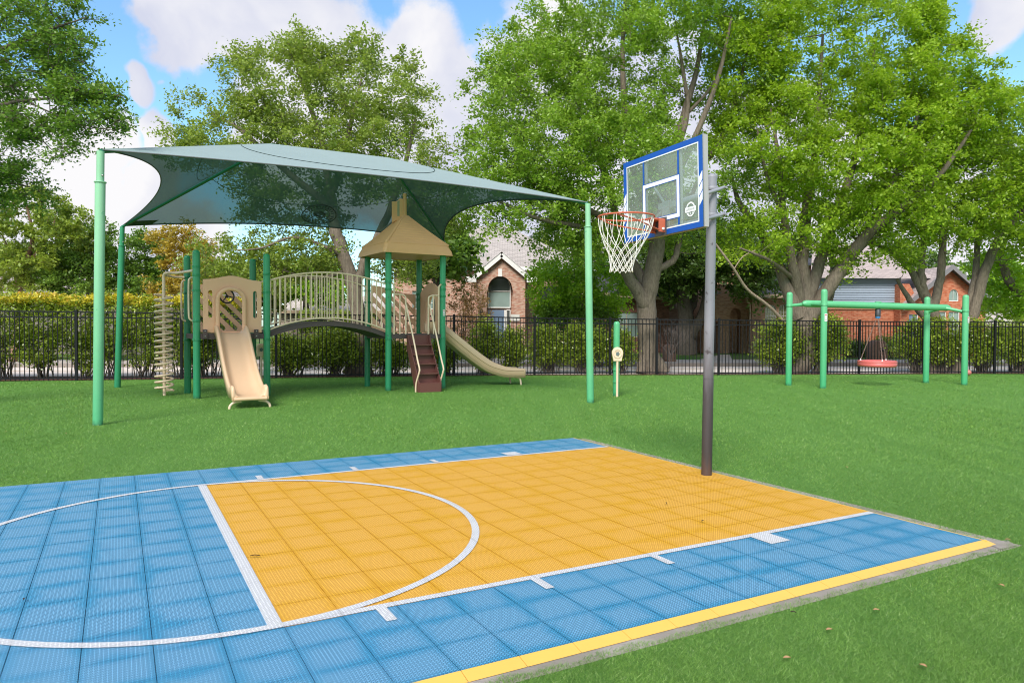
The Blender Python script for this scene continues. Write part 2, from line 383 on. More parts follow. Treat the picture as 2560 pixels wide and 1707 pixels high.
def ground_mat(name, c1, c2, scale=5, rough=.9, bump=.5, bs=60, dist=.01, third=None):
    b = M(name); n1 = b.noise(scale, 6); n2 = b.noise(scale*11, 5); col = b.mix(b.ramp(n1.outputs['Fac'], [(.3, (0,0,0)), (.7, (1,1,1))]), c1, c2)
    col = b.mix(b.math('MULTIPLY', n2.outputs['Fac'], .5), col, sc(c1, .75))
    if third: col = b.mix(b.ramp(b.noise(scale*.3, 3).outputs['Fac'], [(.45, (0,0,0)), (.62, (1,1,1))]), col, third)
    return b.done(b.bsdf(col, rough, b.bump(b.noise(bs, 6).outputs['Fac'], bump, dist), spec=.2))
CONC = ground_mat('weathered_concrete', (.30, .26, .23), (.45, .40, .36), 6, third=(.26, .23, .19))
ROAD = ground_mat('concrete_road', (.70, .60, .54), (.80, .71, .66), .8, bs=90, bump=.2)
WALK = ground_mat('pale_sidewalk', (.46, .39, .34), (.55, .48, .43), 1.2, bs=90, bump=.2)
KERB = ground_mat('kerb_concrete', (.26, .22, .20), (.36, .31, .28), 2)
MULCH = ground_mat('bark_mulch', (.10, .045, .035), (.22, .12, .09), 14, bump=1, bs=80, dist=.03)
LAWN = ground_mat('far_lawn', (.05, .13, .02), (.10, .20, .035), 1.5, bump=1, bs=40, dist=.03, third=(.15, .16, .06))
b = M('turf_backing'); n1 = b.noise(.55, 4); n2 = b.noise(55, 6, rough=.75); n3 = b.noise(7, 5, rough=.7)
mp = b.n('ShaderNodeMapping'); mp.inputs['Scale'].default_value = (1.3, .12, 1); b.t.links.new(b.obj(), mp.inputs[0]); n4 = b.noise(2.5, 3, mp.outputs[0])
col = b.mix(n2.outputs['Fac'], (.04, .115, .014), (.22, .40, .085)); col = b.mix(b.math('MULTIPLY', n1.outputs['Fac'], .4), col, (.12, .32, .06))
col = b.mix(b.math('MULTIPLY', n3.outputs['Fac'], .35), col, (.08, .25, .04)); col = b.mix(b.math('MULTIPLY', n4.outputs['Fac'], .25), col, (.18, .38, .10))
TURF = b.done(b.bsdf(col, .85, b.bump(n2.outputs['Fac'], 1, .03), spec=.15))
b = M('turf_blade'); a = b.n('ShaderNodeAttribute', attribute_name='tint')
col = b.ramp(a.outputs['Fac'], [(0, (.045, .11, .012)), (.45, (.175, .345, .048)), (.8, (.33, .54, .110)), (1, (.55, .65, .28))])
n1 = b.noise(.30, 5); col = b.mix(b.ramp(n1.outputs['Fac'], [(.42, (0,0,0)), (.62, (.45,.45,.45))]), col, (.26, .46, .12)); mp = b.n('ShaderNodeMapping'); mp.inputs['Scale'].default_value = (1.1, .10, 1); b.t.links.new(b.obj(), mp.inputs[0]); n4 = b.noise(2.5, 3, mp.outputs[0]); col = b.mix(b.ramp(n4.outputs['Fac'], [(.45, (0,0,0)), (.60, (.30,.30,.30))]), col, (.06, .18, .03))
pz = b.bsdf(col, .42, spec=.45); tr = b.n('ShaderNodeBsdfTranslucent', {'Color': col}); mxn = b.n('ShaderNodeMixShader', {0: .3}); b.t.links.new(pz, mxn.inputs[1]); b.t.links.new(tr.outputs[0], mxn.inputs[2])
BLADE = b.done(mxn.outputs[0])

def brick_mat(name, c1, c2, c3, mortar, scale=1.0):
    b = M(name); g = b.n('ShaderNodeTexCoord'); uvn = b.n('ShaderNodeAttribute', attribute_name='walluv')
    br = b.n('ShaderNodeTexBrick', {'Color1': (*c1, 1), 'Color2': (*c2, 1), 'Mortar': (*mortar, 1), 'Scale': 1.0, 'Mortar Size': .007, 'Mortar Smooth': .2, 'Bias': 0.0, 'Brick Width': .205, 'Row Height': .075})
    b.t.links.new(uvn.outputs['Vector'], br.inputs['Vector'])
    mp = b.n('ShaderNodeMapping'); mp.inputs['Scale'].default_value = (4.9, 13.3, 1); b.t.links.new(uvn.outputs['Vector'], mp.inputs[0])
    n1 = b.noise(.9, 2, mp.outputs[0], .3); n2 = b.noise(.5, 4, uvn.outputs['Vector'])
    col = b.mix(b.ramp(n1.outputs['Fac'], [(.42, (0,0,0)), (.60, (1,1,1))]), br.outputs['Color'], c3)
    col = b.mix(b.math('MULTIPLY', n2.outputs['Fac'], .35), col, sc(c2, .8))
    return b.done(b.bsdf(col, .9, b.bump(br.outputs['Fac'], -.4, .01), spec=.2))
BR_A = brick_mat('mixed_red_brick', (.50, .22, .15), (.36, .17, .12), (.56, .40, .31), (.45, .38, .32))
BR_B = brick_mat('brown_brick', (.50, .28, .18), (.40, .21, .135), (.58, .37, .25), (.48, .35, .27))
BR_C = brick_mat('orange_red_brick', (.50, .135, .062), (.40, .10, .05), (.58, .25, .15), (.42, .26, .18))
BR_D = brick_mat('dark_brick', (.20, .09, .065), (.13, .06, .045), (.26, .13, .10), (.20, .14, .11))
BR_P = brick_mat('pink_brick', (.55, .34, .26), (.48, .27, .20), (.62, .45, .36), (.50, .40, .34))
STONE = ground_mat('pillar_stone', (.26, .15, .11), (.38, .24, .18), 9)
def shingle(name, c):
    b = M(name); uvn = b.n('ShaderNodeAttribute', attribute_name='walluv')
    br = b.n('ShaderNodeTexBrick', {'Color1': (*sc(c, 1.15), 1), 'Color2': (*sc(c, .8), 1), 'Mortar': (*sc(c, .45), 1), 'Scale': 1.0, 'Mortar Size': .012, 'Brick Width': .30, 'Row Height': .15})
    b.t.links.new(uvn.outputs['Vector'], br.inputs['Vector']); n1 = b.noise(3, 5); col = b.mix(b.math('MULTIPLY', n1.outputs['Fac'], .4), br.outputs['Color'], sc(c, .85))
    return b.done(b.bsdf(col, .9, b.bump(br.outputs['Fac'], -.5, .01), spec=.15))
SH_A = shingle('tan_grey_shingles', (.44, .39, .36)); SH_B = shingle('charcoal_shingles', (.075, .075, .085)); SH_C = shingle('beige_shingles', (.52, .46, .41)); SH_D = shingle('pink_grey_shingles', (.46, .38, .36))
TRIM = paint('white_trim', (.76, .74, .72), .55, .06, 2); TRIMT = paint('tan_trim', (.50, .37, .26), .6, .08, 2); TRIMG = paint('grey_trim', (.20, .19, .20), .6, .08, 2)
SIDING = paint('blue_grey_siding', (.30, .36, .45), .6, .08, 2); CREAM = paint('cream_stucco', (.52, .41, .35), .85, .06, 2)
DOORB = paint('blue_grey_door', (.16, .23, .34), .4, .08, 2); WALLG = paint('brown_grey_siding', (.20, .17, .145), .8, .12, 1)
rnd = random.Random(7)

# ================================================================== SETTING
CYAW = rad(28.8347); CO = Vector((-3.00749, 7.02151, 0))
cc, cs = math.cos(CYAW), math.sin(CYAW)
def court(u, v, z=0.0):      # court coordinates in tiles (u towards the hoop, v across) to world metres
    return Vector((CO.x + (u*cc - v*cs)*T, CO.y + (u*cs + v*cc)*T, z))
def sheet(name, pts, z, mat, **k):
    mb = MB(); mb.add([(p[0], p[1], z) for p in pts], [tuple(range(len(pts)))]); return mb.build(name, mat, **k)
def strip(name, top, bot, z, mat, zb=None, **k):   # two polylines joined to a quad strip
    mb = MB(); n = len(top); mb.add([(p[0], p[1], z) for p in top]+[(p[0], p[1], z if zb is None else zb) for p in bot], [(i, i+n, i+n+1, i+1) for i in range(n-1)]); return mb.build(name, mat, **k)
sheet('ground', [(-400, -60), (400, -60), (400, 600), (-400, 600)], -.06, LAWN, kind='structure')

# fence line, posts as they stand (base x, base y, height)
FP = [(-17.6, 18.95, 1.98), (-15.0, 19.5, 1.97), (-12.23, 20.11, 1.96), (-9.58, 20.76, 1.95), (-7.05, 21.42, 1.94), (-4.45, 22.05, 1.93), (-1.83, 22.62, 1.92),
      (.73, 23.18, 1.88), (3.23, 23.60, 1.87), (4.80, 23.76, 1.86), (6.82, 23.62, 1.85), (9.3, 24.0, 1.84), (11.86, 24.46, 1.83), (14.3, 24.9, 1.83), (16.75, 24.85, 1.83), (19.3, 24.9, 1.83)]
def fence_y(x):
    for a, b_ in zip(FP, FP[1:]):
        if x <= b_[0]: return a[1] + (b_[1]-a[1])*(x-a[0])/(b_[0]-a[0])
    return FP[-1][1]
fl = [(-26, 17.2)] + [(p[0], p[1]) for p in FP] + [(30, 24.9)]
def near_edge(x): return 21.45 + .125*(x+12.6)
def far_kerb(x): return 27.0 + .105*(x+10.15)
xs = [-60, -40, -26, -16, -8, 0, 8, 16, 30, 60]
turf_far = [(x, y+.10) for x, y in [(-60, 9.5)] + fl + [(60, 24.9)]]
# turf sheet with the court cut out of it (the court slab lies in the opening)
UL, UR, VB, VF = -15.0, 15.94, 2.60, -15.28
qa, qb, qc, qd = court(UL, VB+.02), court(UR+.05, VB+.02), court(UR+.14, VF-.52), court(UL, VF-.52)
qd2 = court(-6, VF-.60)
mb = MB()
edge_far = [Vector((x, y, 0)) for x, y in turf_far]
# polygons round the court: left/back, right, front
bm_pts = [(-60, -30, 0)] + [tuple(p) for p in edge_far] + [(60, -30, 0)]
me = bpy.data.meshes.new('turf')
cu = bpy.data.curves.new('tmp', 'CURVE'); cu.dimensions = '2D'; cu.fill_mode = 'BOTH'
for ol in (bm_pts, [tuple(qa), tuple(qb), tuple(qc), tuple(qd)]):
    sp = cu.splines.new('POLY'); sp.points.add(len(ol)-1); sp.use_cyclic_u = True
    for i, p in enumerate(ol): sp.points[i].co = (p[0], p[1], 0, 1)
tmp = bpy.data.objects.new('tmp', cu); me = bpy.data.meshes.new_from_object(tmp); bpy.data.objects.remove(tmp)
link('turf', me, TURF, loc=(0, 0, .012), kind='structure')
strip('planting_bed', [(x, near_edge(x)+.35 if x > -50 else 16) for x in xs], [(x, (fence_y(x) if -17 < x < 19 else near_edge(x)-1.2)-.02) for x in xs], .022, MULCH, kind='structure')
strip('road', [(x, far_kerb(x)) for x in xs], [(x, near_edge(x)+.15) for x in xs], .005, ROAD, kind='structure')
strip('road_line', [(x, near_edge(x)+3.35) for x in xs], [(x, near_edge(x)+3.25) for x in xs], .010, paint('faded_yellow_paint', (.62, .40, .14), .7, .15, 3), kind='structure')
mb = MB()
for a_, b_ in zip(xs, xs[1:]):
    mb.beam((a_, far_kerb(a_)+.08, .07), (b_, far_kerb(b_)+.08, .07), .16, .15)
mb.build('kerb', KERB, kind='structure')
strip('sidewalk', [(x, far_kerb(x)+3.0) for x in xs], [(x, far_kerb(x)+.16) for x in xs], .142, WALK, kind='structure')
strip('far_lawn', [(x, 140) for x in xs], [(x, far_kerb(x)+3.0) for x in xs], .136, LAWN, kind='structure')
for q_, (px0, px1, py0) in enumerate([(1100, 1180, 822), (1640, 1720, 826)]):
    a_ = gnd(px0, py0+6, .14); b_ = gnd(px1, py0+6, .14)
    strip('footpath', [(a_.x+2.0+(.6 if q_ else 0), 37.6), (b_.x+1.6, 37.6)], [(a_.x, far_kerb(a_.x)+2.9), (b_.x, far_kerb(b_.x)+2.9)], .150, WALK, kind='structure')

# ---- sports court
courtE = bpy.data.objects.new('sports_court', None); COL.objects.link(courtE); courtE.location = CO; courtE.rotation_euler = (0, 0, CYAW); courtE['kind'] = 'structure'
def cloc(u, v, z=0): return (u*T, v*T, z)
mb = MB(); n_ = 60; ed = []
for i in range(n_+1):
    u = -15 + (UR+.62+15)*i/n_; ed.append((u, VF-.60))
vs = [cloc(u, v) for u, v in ed] + [cloc(u, 2.64) for u, v in ed]
mb.add([(x, y, .014) for x, y, z in vs], [(i, i+1, i+n_+2, i+n_+1) for i in range(n_)])
mb.build('concrete_slab', CONC, courtE)
def set_uv(me, fn):
    a = me.attributes.new('courtuv', 'FLOAT_VECTOR', 'POINT')
    a.data.foreach_set('vector', np.array([c for v in me.vertices for c in fn(v.co)], dtype=np.float32))
g_ = .0010; Zt = .034
tmb = MB(); h_ = T/2-g_; k_ = T/2-.0002
tmb.box((-h_, -k_, .018), (h_, k_, Zt-.001)); tmb.add([(-h_+.001, -k_+.0005, Zt), (h_-.001, -k_+.0005, Zt), (h_-.001, k_-.0005, Zt), (-h_+.001, k_-.0005, Zt)], [(0, 1, 2, 3)])
tile_me = {}
for nm, mt in (('blue', BLUE_T), ('yellow', YEL_T)):
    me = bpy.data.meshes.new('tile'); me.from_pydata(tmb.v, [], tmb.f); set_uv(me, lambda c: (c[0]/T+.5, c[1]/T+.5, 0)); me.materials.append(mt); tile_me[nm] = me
def scaled_tile(nm, u0, u1, v0, v1):
    mb_ = MB(); mb_.box(((u0)*T+g_, v0*T+g_, .018), (u1*T-g_, v1*T-g_, Zt-.0005)); me_ = bpy.data.meshes.new('tile'); me_.from_pydata(mb_.v, [], mb_.f)
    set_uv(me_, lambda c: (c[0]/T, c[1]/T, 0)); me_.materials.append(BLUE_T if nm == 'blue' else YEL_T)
    o = bpy.data.objects.new('tile', me_); COL.objects.link(o); o.parent = courtE
VL = -12.46     # outer edge of the front lane line
# rows: v edges; back strip 2.6, lane 12.46 in 12 rows, front strip 2.82
vrows = [2.60, 1.72, .86, 0.0] + [VL*k/12 for k in range(1, 13)] + [VL-.94, VL-1.88, VF]
cand = []
for iu in range(-14, 16):
    for k in range(len(vrows)-1):
        v1, v0 = vrows[k], vrows[k+1]; u0, u1 = iu, min(iu+1, UR)
        c_ = court((u0+u1)/2, (v0+v1)/2); dd = (c_-CAM)
        if dd.y < 1.2: continue
        X = dd.dot(RIGHT)/dd.dot(FWD); Yv = dd.dot(UP)/dd.dot(FWD)
        vis = abs(X) < .80 and Yv > -.60
        nm = 'yellow' if (u0 >= 0 and v1 <= .01 and v0 >= VL-.01) else 'blue'
        cand.append((0 if vis else 1, dd.length, u0, u1, v0, v1, nm))
cand.sort()
stuffb = {'blue': MB(), 'yellow': MB()}
for q_, (vis, d_, u0, u1, v0, v1, nm) in enumerate(cand):
    if vis == 0 and q_ < 300:
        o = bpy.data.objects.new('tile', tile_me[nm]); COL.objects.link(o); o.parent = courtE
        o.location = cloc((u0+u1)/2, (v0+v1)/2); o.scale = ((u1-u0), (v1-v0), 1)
        o.location.z = rnd.uniform(-.0006, .0006)
    else:
        stuffb[nm].box((u0*T+g_, v0*T+g_, .018), (u1*T-g_, v1*T-g_, Zt-.0003+rnd.uniform(-.0005, .0005)))
for nm, mt in (('blue', BLUE_T), ('yellow', YEL_T)):
    if stuffb[nm].v:
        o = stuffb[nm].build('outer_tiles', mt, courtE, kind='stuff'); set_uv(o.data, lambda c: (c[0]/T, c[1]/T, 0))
def line_mesh(name, polys, z=Zt+.0025):
    mb_ = MB()
    for p in polys: mb_.add([cloc(u, v, z) for u, v in p], [tuple(range(len(p)))])
    o = mb_.build(name, WHITE_T, courtE); set_uv(o.data, lambda c: (c[0]/T, c[1]/T, 0)); return o
W_ = .19
def rect(u0, u1, v0, v1): return [(u0, v0), (u1, v0), (u1, v1), (u0, v1)]
line_mesh('lane_line', [rect(0, UR, -W_, 0)]); line_mesh('lane_line', [rect(0, UR, VL, VL+W_)])
line_mesh('free_throw_line', [rect(-.25, 0, VL, 0)])
uc, vc, Ro = -.17, VL/2, 6.23; ring = []
for k in range(96):
    a0, a1 = 2*math.pi*k/96, 2*math.pi*(k+1)/96
    pa = [(uc+R_*math.cos(a_), vc+R_*math.sin(a_)) for R_, a_ in ((Ro-W_, a0), (Ro, a0), (Ro, a1), (Ro-W_, a1))]
    ring.append(pa)
line_mesh('free_throw_circle', ring, Zt+.0045)
marks = [(1.60, 1.80, .62), (4.85, 5.05, .62), (7.95, 8.15, .62), (11.1, 11.75, .66)]
for (a_, b_, L_) in marks:
    line_mesh('lane_mark', [rect(a_, b_, VL-L_, VL)], Zt+.0045); line_mesh('lane_mark', [rect(a_, b_, 0, L_*.9)], Zt+.0045)
# yellow sloping edge pieces
def ramp_piece(u0, u1, v, dv, name='edge_piece'):
    mb_ = MB(); g = .006
    a = [cloc(u0+g, v, Zt), cloc(u1-g, v, Zt), cloc(u1-g, v+dv, .017), cloc(u0+g, v+dv, .017), cloc(u0+g, v, .015), cloc(u1-g, v, .015)]
    mb_.add(a, [(0, 3, 2, 1), (0, 4, 3), (1, 2, 5), (3, 4, 5, 2)]); mb_.build(name, RAMP_Y, courtE)
for iu in range(-4, 15):
    if iu == 13: ramp_piece(13, 15, VF-.005, -.27); continue
    if iu == 14: continue
    ramp_piece(iu, iu+1, VF-.005, -.27)
ramp_piece(15, UR+.12, VF-.005, -.27)
mb = MB(); mb.box(cloc(-14, 2.602, .015), cloc(UR, 2.635, .029)); mb.build('edge_strip', RAMP_Y, courtE)
mb = MB(); mb.box(cloc(UR+.003, VF-.1, .015), cloc(UR+.05, 2.6, .034)); mb.build('edge_strip', RAMP_Y, courtE)
# crumbled concrete lip at the near right corner
mb = MB(); mb.add([cloc(UR+.08, VF+.05, .018), cloc(UR+.72, VF-.22, .018), cloc(UR+.45, VF-.55, .018), cloc(UR-.2, VF-.52, .018)], [(0, 3, 2, 1)]); mb.build('slab_corner', CONC, courtE)

# ---- artificial grass blades (more and finer near the camera)
rs = np.random.RandomState(3)
inv = lambda x, y: (((x-CO.x)*cc + (y-CO.y)*cs)/T, (-(x-CO.x)*cs + (y-CO.y)*cc)/T)
def blades(n, y0, y1, hgt, wid):
    yy = 1/(1/y0 + rs.rand(n)*(1/y1-1/y0)); kx = rs.rand(n)*2-1; wide = rs.rand(n) < .22; xx = np.where(wide, np.sign(kx)*(.6+1.1*np.abs(kx)**1.5), kx*.80)*yy
    u, v = inv(xx, yy)
    edge_v = VF-.42+.04*np.sin(u*3.1)+.04*np.sin(u*7.7+1)
    ok = ~((v > edge_v) & (v < VB+.02) & (u < UR+.06+.42*(v < VF+.16)))
    fx = np.interp(xx, [p[0] for p in fl], [p[1] for p in fl]); ok &= yy < fx-.02
    xx, yy = xx[ok], yy[ok]; n = len(xx)
    sc_ = (hgt*(.6+.6*rs.rand(n)))*np.clip(yy/7, .85, 1.5); wd = wid*np.clip(yy/5, .8, 5)*(.7+.6*rs.rand(n))
    th = rs.rand(n)*2*np.pi; lean = rs.randn(n, 2)*.75 + np.array([.15, -.25]); 
    dx, dy = np.cos(th)*wd/2, np.sin(th)*wd/2
    V = np.zeros((n, 3, 3), np.float32)
    V[:, 0] = np.c_[xx-dx, yy-dy, np.full(n, .008)]; V[:, 1] = np.c_[xx+dx, yy+dy, np.full(n, .008)]
    V[:, 2] = np.c_[xx+lean[:, 0]*sc_, yy+lean[:, 1]*sc_, sc_*.85+.008]
    F = np.arange(n*3).reshape(n, 3); t_ = np.clip(rs.beta(2.2, 2.4, n), 0, 1); t_[rs.rand(n) < .015] = 1
    return V.reshape(-1, 3), F, t_
V, F, t_ = blades(1020000, 2.9, 24.5, .027, .0031)
np_mesh('turf_blades', V, F, BLADE, None, t_, 3, kind='stuff', label='short green artificial grass blades covering the play yard')
bpy.data.objects['turf_blades']['category'] = 'artificial grass'

# ---- dry leaves lying about
LEAFD = paint('dry_leaf', (.45, .25, .12), .7, .25, 20)
leafpos = [(1905, 1447, 'turf right of the court'), (1450, 1560, 0), (1810, 1512, 0), (2013, 1400, 0), (1940, 1432, 0), (2345, 1505, 0), (2315, 1240, 0), (1945, 1073, 0), (15, 993, 0), (162, 996, 0), (2165, 1630, 0)]
def dry_leaf(px, py, label, z=.035, mat=LEAFD, L=.036, wd=.022, group='dry leaves scattered on the yard'):
    p = gnd(px, py, z); a = rnd.uniform(0, 6.28); rows = []
    for i in range(6):
        t = i/5; ww = wd*math.sin(math.pi*min(1, t*.92+.06))*.5; c_ = math.cos(a); s_ = math.sin(a); x = (t-.5)*L; zz = .005*math.sin(t*3)+.004
        rows.append([(x*c_-ww*k*s_, x*s_+ww*k*c_, zz+.004*abs(k)) for k in (-1, 0, 1)])
    mb_ = MB(); mb_.grid(rows); return mb_.build('dry_leaf', mat, None, (p.x, p.y, z-.002), label=label, category='leaf', group=group)
for px, py, lb in [(1905, 1447, 'curled tan dry leaf on the turf below the middle of the yellow edging'), (1808, 1512, 'orange tan dry leaf on the turf near the bottom of the photo'),
                   (2013, 1402, 'pale dry leaf on the turf right of the tan one'), (2315, 1240, 'dry leaf on turf right of the court corner'),
                   (1944, 1073, 'small pale leaf on turf to the right of the pole foot'), (14, 992, 'tan dry leaf on the turf at the left picture edge'),
                   (152, 996, 'dry leaf on turf left of the canopy front post'), (2300, 1345, 'pale leaf on turf beyond the court corner'), (2120, 1530, 'dry leaf on turf near the bottom right')]:
    dry_leaf(px, py, lb)
TWIG = paint('dark_twig', (.05, .03, .02), .8, .2, 20)
for px, py, lb, L in [(586, 1277, 'dark twig lying on the yellow court tiles', .07), (1530, 1156, 'small dark leaf scrap on yellow tiles below the lane corner', .05), (55, 1377, 'dark red leaf scrap on the blue tiles at left', .04),
                   (1614, 1197, 'tiny dark scrap on yellow tiles left of the pole foot', .03), (1822, 1407, 'dark scrap on the blue tiles right of a lane mark', .03)]:
    dry_leaf(px, py, lb, z=.046, mat=TWIG, L=L, wd=.014, group='dark scraps on the court')

# ================================================================== BASKETBALL HOOP
hb = court(15.5, -6.42); hoop = thing('basketball_hoop', 'basketball hoop with clear blue-framed backboard on a tall grey pole', 'basketball hoop', (hb.x, hb.y, .03), CYAW)
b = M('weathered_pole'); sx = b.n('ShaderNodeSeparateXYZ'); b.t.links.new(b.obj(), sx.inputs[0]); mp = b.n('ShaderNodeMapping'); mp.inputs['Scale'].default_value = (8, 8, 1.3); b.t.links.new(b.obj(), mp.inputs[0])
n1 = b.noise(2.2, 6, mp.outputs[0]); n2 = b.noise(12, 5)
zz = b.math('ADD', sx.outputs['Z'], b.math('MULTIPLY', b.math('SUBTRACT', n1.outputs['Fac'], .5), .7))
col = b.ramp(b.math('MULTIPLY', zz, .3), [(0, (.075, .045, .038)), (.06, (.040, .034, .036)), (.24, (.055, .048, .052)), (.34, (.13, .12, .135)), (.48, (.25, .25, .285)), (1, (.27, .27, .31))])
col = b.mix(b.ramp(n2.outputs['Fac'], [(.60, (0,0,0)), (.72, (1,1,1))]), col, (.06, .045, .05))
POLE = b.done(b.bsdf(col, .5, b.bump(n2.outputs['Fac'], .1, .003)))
STEEL = paint('grey_steel_arm', (.33, .34, .37), .4, .1, 5, metal=.2)
Lx = .045  # slight lean of the pole
def pl(z): k = z/3.2; return Vector((-.030*k*cs*0+0.022*k, -.012*k, z))
for (z0, z1, r_) in ((0, 1.02, .0555), (1.022, 1.86, .0535), (1.862, 3.14, .0520)):
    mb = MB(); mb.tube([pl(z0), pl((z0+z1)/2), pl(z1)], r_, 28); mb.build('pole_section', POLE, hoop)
mb = MB(); c_ = pl(3.14); mb.lathe([(.053, 0), (.053, .01), (.045, .03), (.02, .045), (.0, .05)], (c_.x, c_.y, 3.14), 24); mb.build('pole_cap', POLE, hoop)
XB = (13.3-15.5)*T; ROLL = rad(2.0); BW, BH, BZ = 1.19, .86, 2.50; YC = -.03
MB4 = Matrix.Translation((XB, YC, BZ-.03+.02)) @ Matrix.Rotation(-ROLL, 4, 'X')
mapf = MB4 @ Matrix(((0, 0, -1, 0), (-1, 0, 0, 0), (0, 1, 0, 0), (0, 0, 0, 1)))   # local plate: X to the right seen from the court, Y up, Z towards the court
def P_(x, y, z=0): return mapf @ Vector((x, y, z))
BLUEF = paint('blue_frame_print', (.004, .085, .42), .35, .08, 3); WHITEP = paint('white_print', (.80, .82, .84), .5, .04, 5); FRAMEG = paint('grey_frame_edge', (.42, .41, .41), .5, .08, 5)
bb = plate('backboard', [[(-BW/2, 0), (BW/2, 0), (BW/2, BH), (-BW/2, BH)]], .008, BOARD, hoop, mapf)
def rp(x0, y0, x1, y1): return [(x0, y0), (x1, y0), (x1, y1), (x0, y1)]
zf = Matrix.Translation((0, 0, .0065)); zf2 = Matrix.Translation((0, 0, .009))
bw_ = .052
plate('border', [rp(-BW/2, 0, BW/2, BH), rp(-BW/2+bw_, bw_, BW/2-bw_, BH-bw_)], .002, BLUEF, bb, mapf @ zf)
plate('inner_line', [rp(-BW/2+bw_+.001, bw_+.001, BW/2-bw_-.001, BH-bw_-.001), rp(-BW/2+bw_+.013, bw_+.013, BW/2-bw_-.013, BH-bw_-.013)], .002, WHITEP, bb, mapf @ zf)
SQ0, SQ1, SH_ = .145, .555, .275
plate('target_square', [rp(-SH_, SQ0, SH_, SQ1), rp(-SH_+.038, SQ0+.038, SH_-.038, SQ1-.038)], .002, WHITEP, bb, mapf @ zf)
plate('square_outline', [rp(-SH_-.006, SQ0-.006, SH_+.006, SQ1+.006), rp(-SH_-.0005, SQ0-.0005, SH_+.0005, SQ1+.0005)], .002, BLUEF, bb, mapf @ zf)
plate('square_outline', [rp(-SH_+.0385, SQ0+.0385, SH_-.0385, SQ1-.0385), rp(-SH_+.044, SQ0+.044, SH_-.044, SQ1-.044)], .002, BLUEF, bb, mapf @ zf)
for sx_ in (-1, 1):
    plate('side_stripe', [rp(sx_*.262-.011, SQ1+.007, sx_*.262+.011, BH-bw_-.014)], .002, BLUEF, bb, mapf @ zf)
    plate('side_stripe', [rp(sx_*.262-.011, bw_+.014, sx_*.262+.011, SQ0-.007)], .002, BLUEF, bb, mapf @ zf)
    xa, xb_ = (BW/2-.046, BW/2-.004) if sx_ > 0 else (-BW/2+.004, -BW/2+.046)
    for k in range(3):
        y0 = .20+k*.095
        plate('swoosh_mark', [[(xa, y0), (xb_, y0+.055), (xb_, y0+.135), (xa, y0+.08)]], .002, WHITEP, bb, mapf @ zf2)
    mb = MB(); mb.box((sx_*BW/2-.014, -.002, -.05), (sx_*BW/2+.014, BH+.002, -.005), mapf); mb.build('frame_edge', FRAMEG, bb)
    mb = MB(); mb.box((sx_*.262-.016, .02, -.035), (sx_*.262+.016, BH-.02, -.006), mapf); mb.build('frame_bar', FRAMEG, bb)
for y0 in (0, BH):
    mb = MB(); mb.box((-BW/2+.016, y0-.004, -.05), (BW/2-.016, y0+.004 if y0 else .012, -.006), mapf); mb.build('frame_edge', FRAMEG if y0 else paint('rusty_frame_edge', (.34, .24, .19), .6, .25, 12), bb)
# white badge with the maker's word
bx, by = .425, .185
plate('badge', [rp(bx-.072, by-.020, bx+.072, by+.028)], .002, WHITEP, bb, mapf @ zf)
GREYP = paint('grey_print', (.40, .43, .41), .5, .05, 5)
text_mesh('badge_lettering', 'LIFETIME', .030, GREYP, bb, mapf @ Matrix.Translation((bx, by+.004, .0085)))
for r0, r1, a0, a1 in ((.050, .062, 20, 160), (.050, .060, 200, 340)):
    pts = [(bx+r1*math.cos(rad(a)), by+.004+r1*1.15*math.sin(rad(a))) for a in np.linspace(a0, a1, 12)] + [(bx+r0*math.cos(rad(a)), by+.004+r0*1.1*math.sin(rad(a))) for a in np.linspace(a1, a0, 12)]
    plate('badge_ring', [pts], .0015, WHITEP, bb, mapf @ Matrix.Translation((0, 0, .0055)))
for k in (-1, 0, 1):
    st = [(bx+k*.024+(.010 if i % 2 == 0 else .0045)*math.sin(i*math.pi/5), by-.036-abs(k)*-.004+(.010 if i % 2 == 0 else .0045)*math.cos(i*math.pi/5)) for i in range(10)]
    plate('badge_star', [st], .0015, WHITEP, bb, mapf @ Matrix.Translation((0, 0, .0055)))
# arms from the pole to the board
for sy in (-1, 1):
    mb = MB(); a_ = Vector((.13, sy*.072, 3.04)); e_ = Vector((XB+.09, YC+sy*.10, 2.80)); mb.tube([a_, e_], .019, 12); mb.build('upper_arm', STEEL, hoop)
    mb = MB(); a_ = Vector((.13, sy*.072, 2.76)); e_ = Vector((XB+.05, YC+sy*.10, 2.56)); mb.tube([a_, e_], .019, 12); mb.build('lower_arm', STEEL, hoop)
    mb = MB(); mb.tube([Vector((XB+.10, YC+sy*.05, 2.80)), Vector((XB+.045, YC+sy*.262, 3.10))], .014, 10); mb.build('strut', STEEL, hoop)
    mb = MB(); mb.tube([Vector((XB+.10, YC+sy*.05, 2.80)), Vector((XB+.045, YC+sy*.262, 2.60))], .014, 10); mb.build('strut', STEEL, hoop)
for z_ in (3.035, 2.757):
    mb = MB(); mb.tube([Vector((.12, -.12, z_)), Vector((.12, .12, z_))], .013, 10); mb.build('arm_bolt', STEEL, hoop)
    mb = MB(); mb.lathe([(.066, -.02), (.070, -.015), (.070, .015), (.066, .02)], (pl(z_).x, pl(z_).y, z_-.01), 24); mb.build('pole_collar', POLE, hoop)
mb = MB(); mb.box((XB+.06, YC-.13, 2.77), (XB+.12, YC+.13, 2.83)); mb.box((XB+.045, YC-.05, 2.54), (XB+.065, YC+.05, 2.84)); mb.build('mount_bracket', STEEL, hoop)
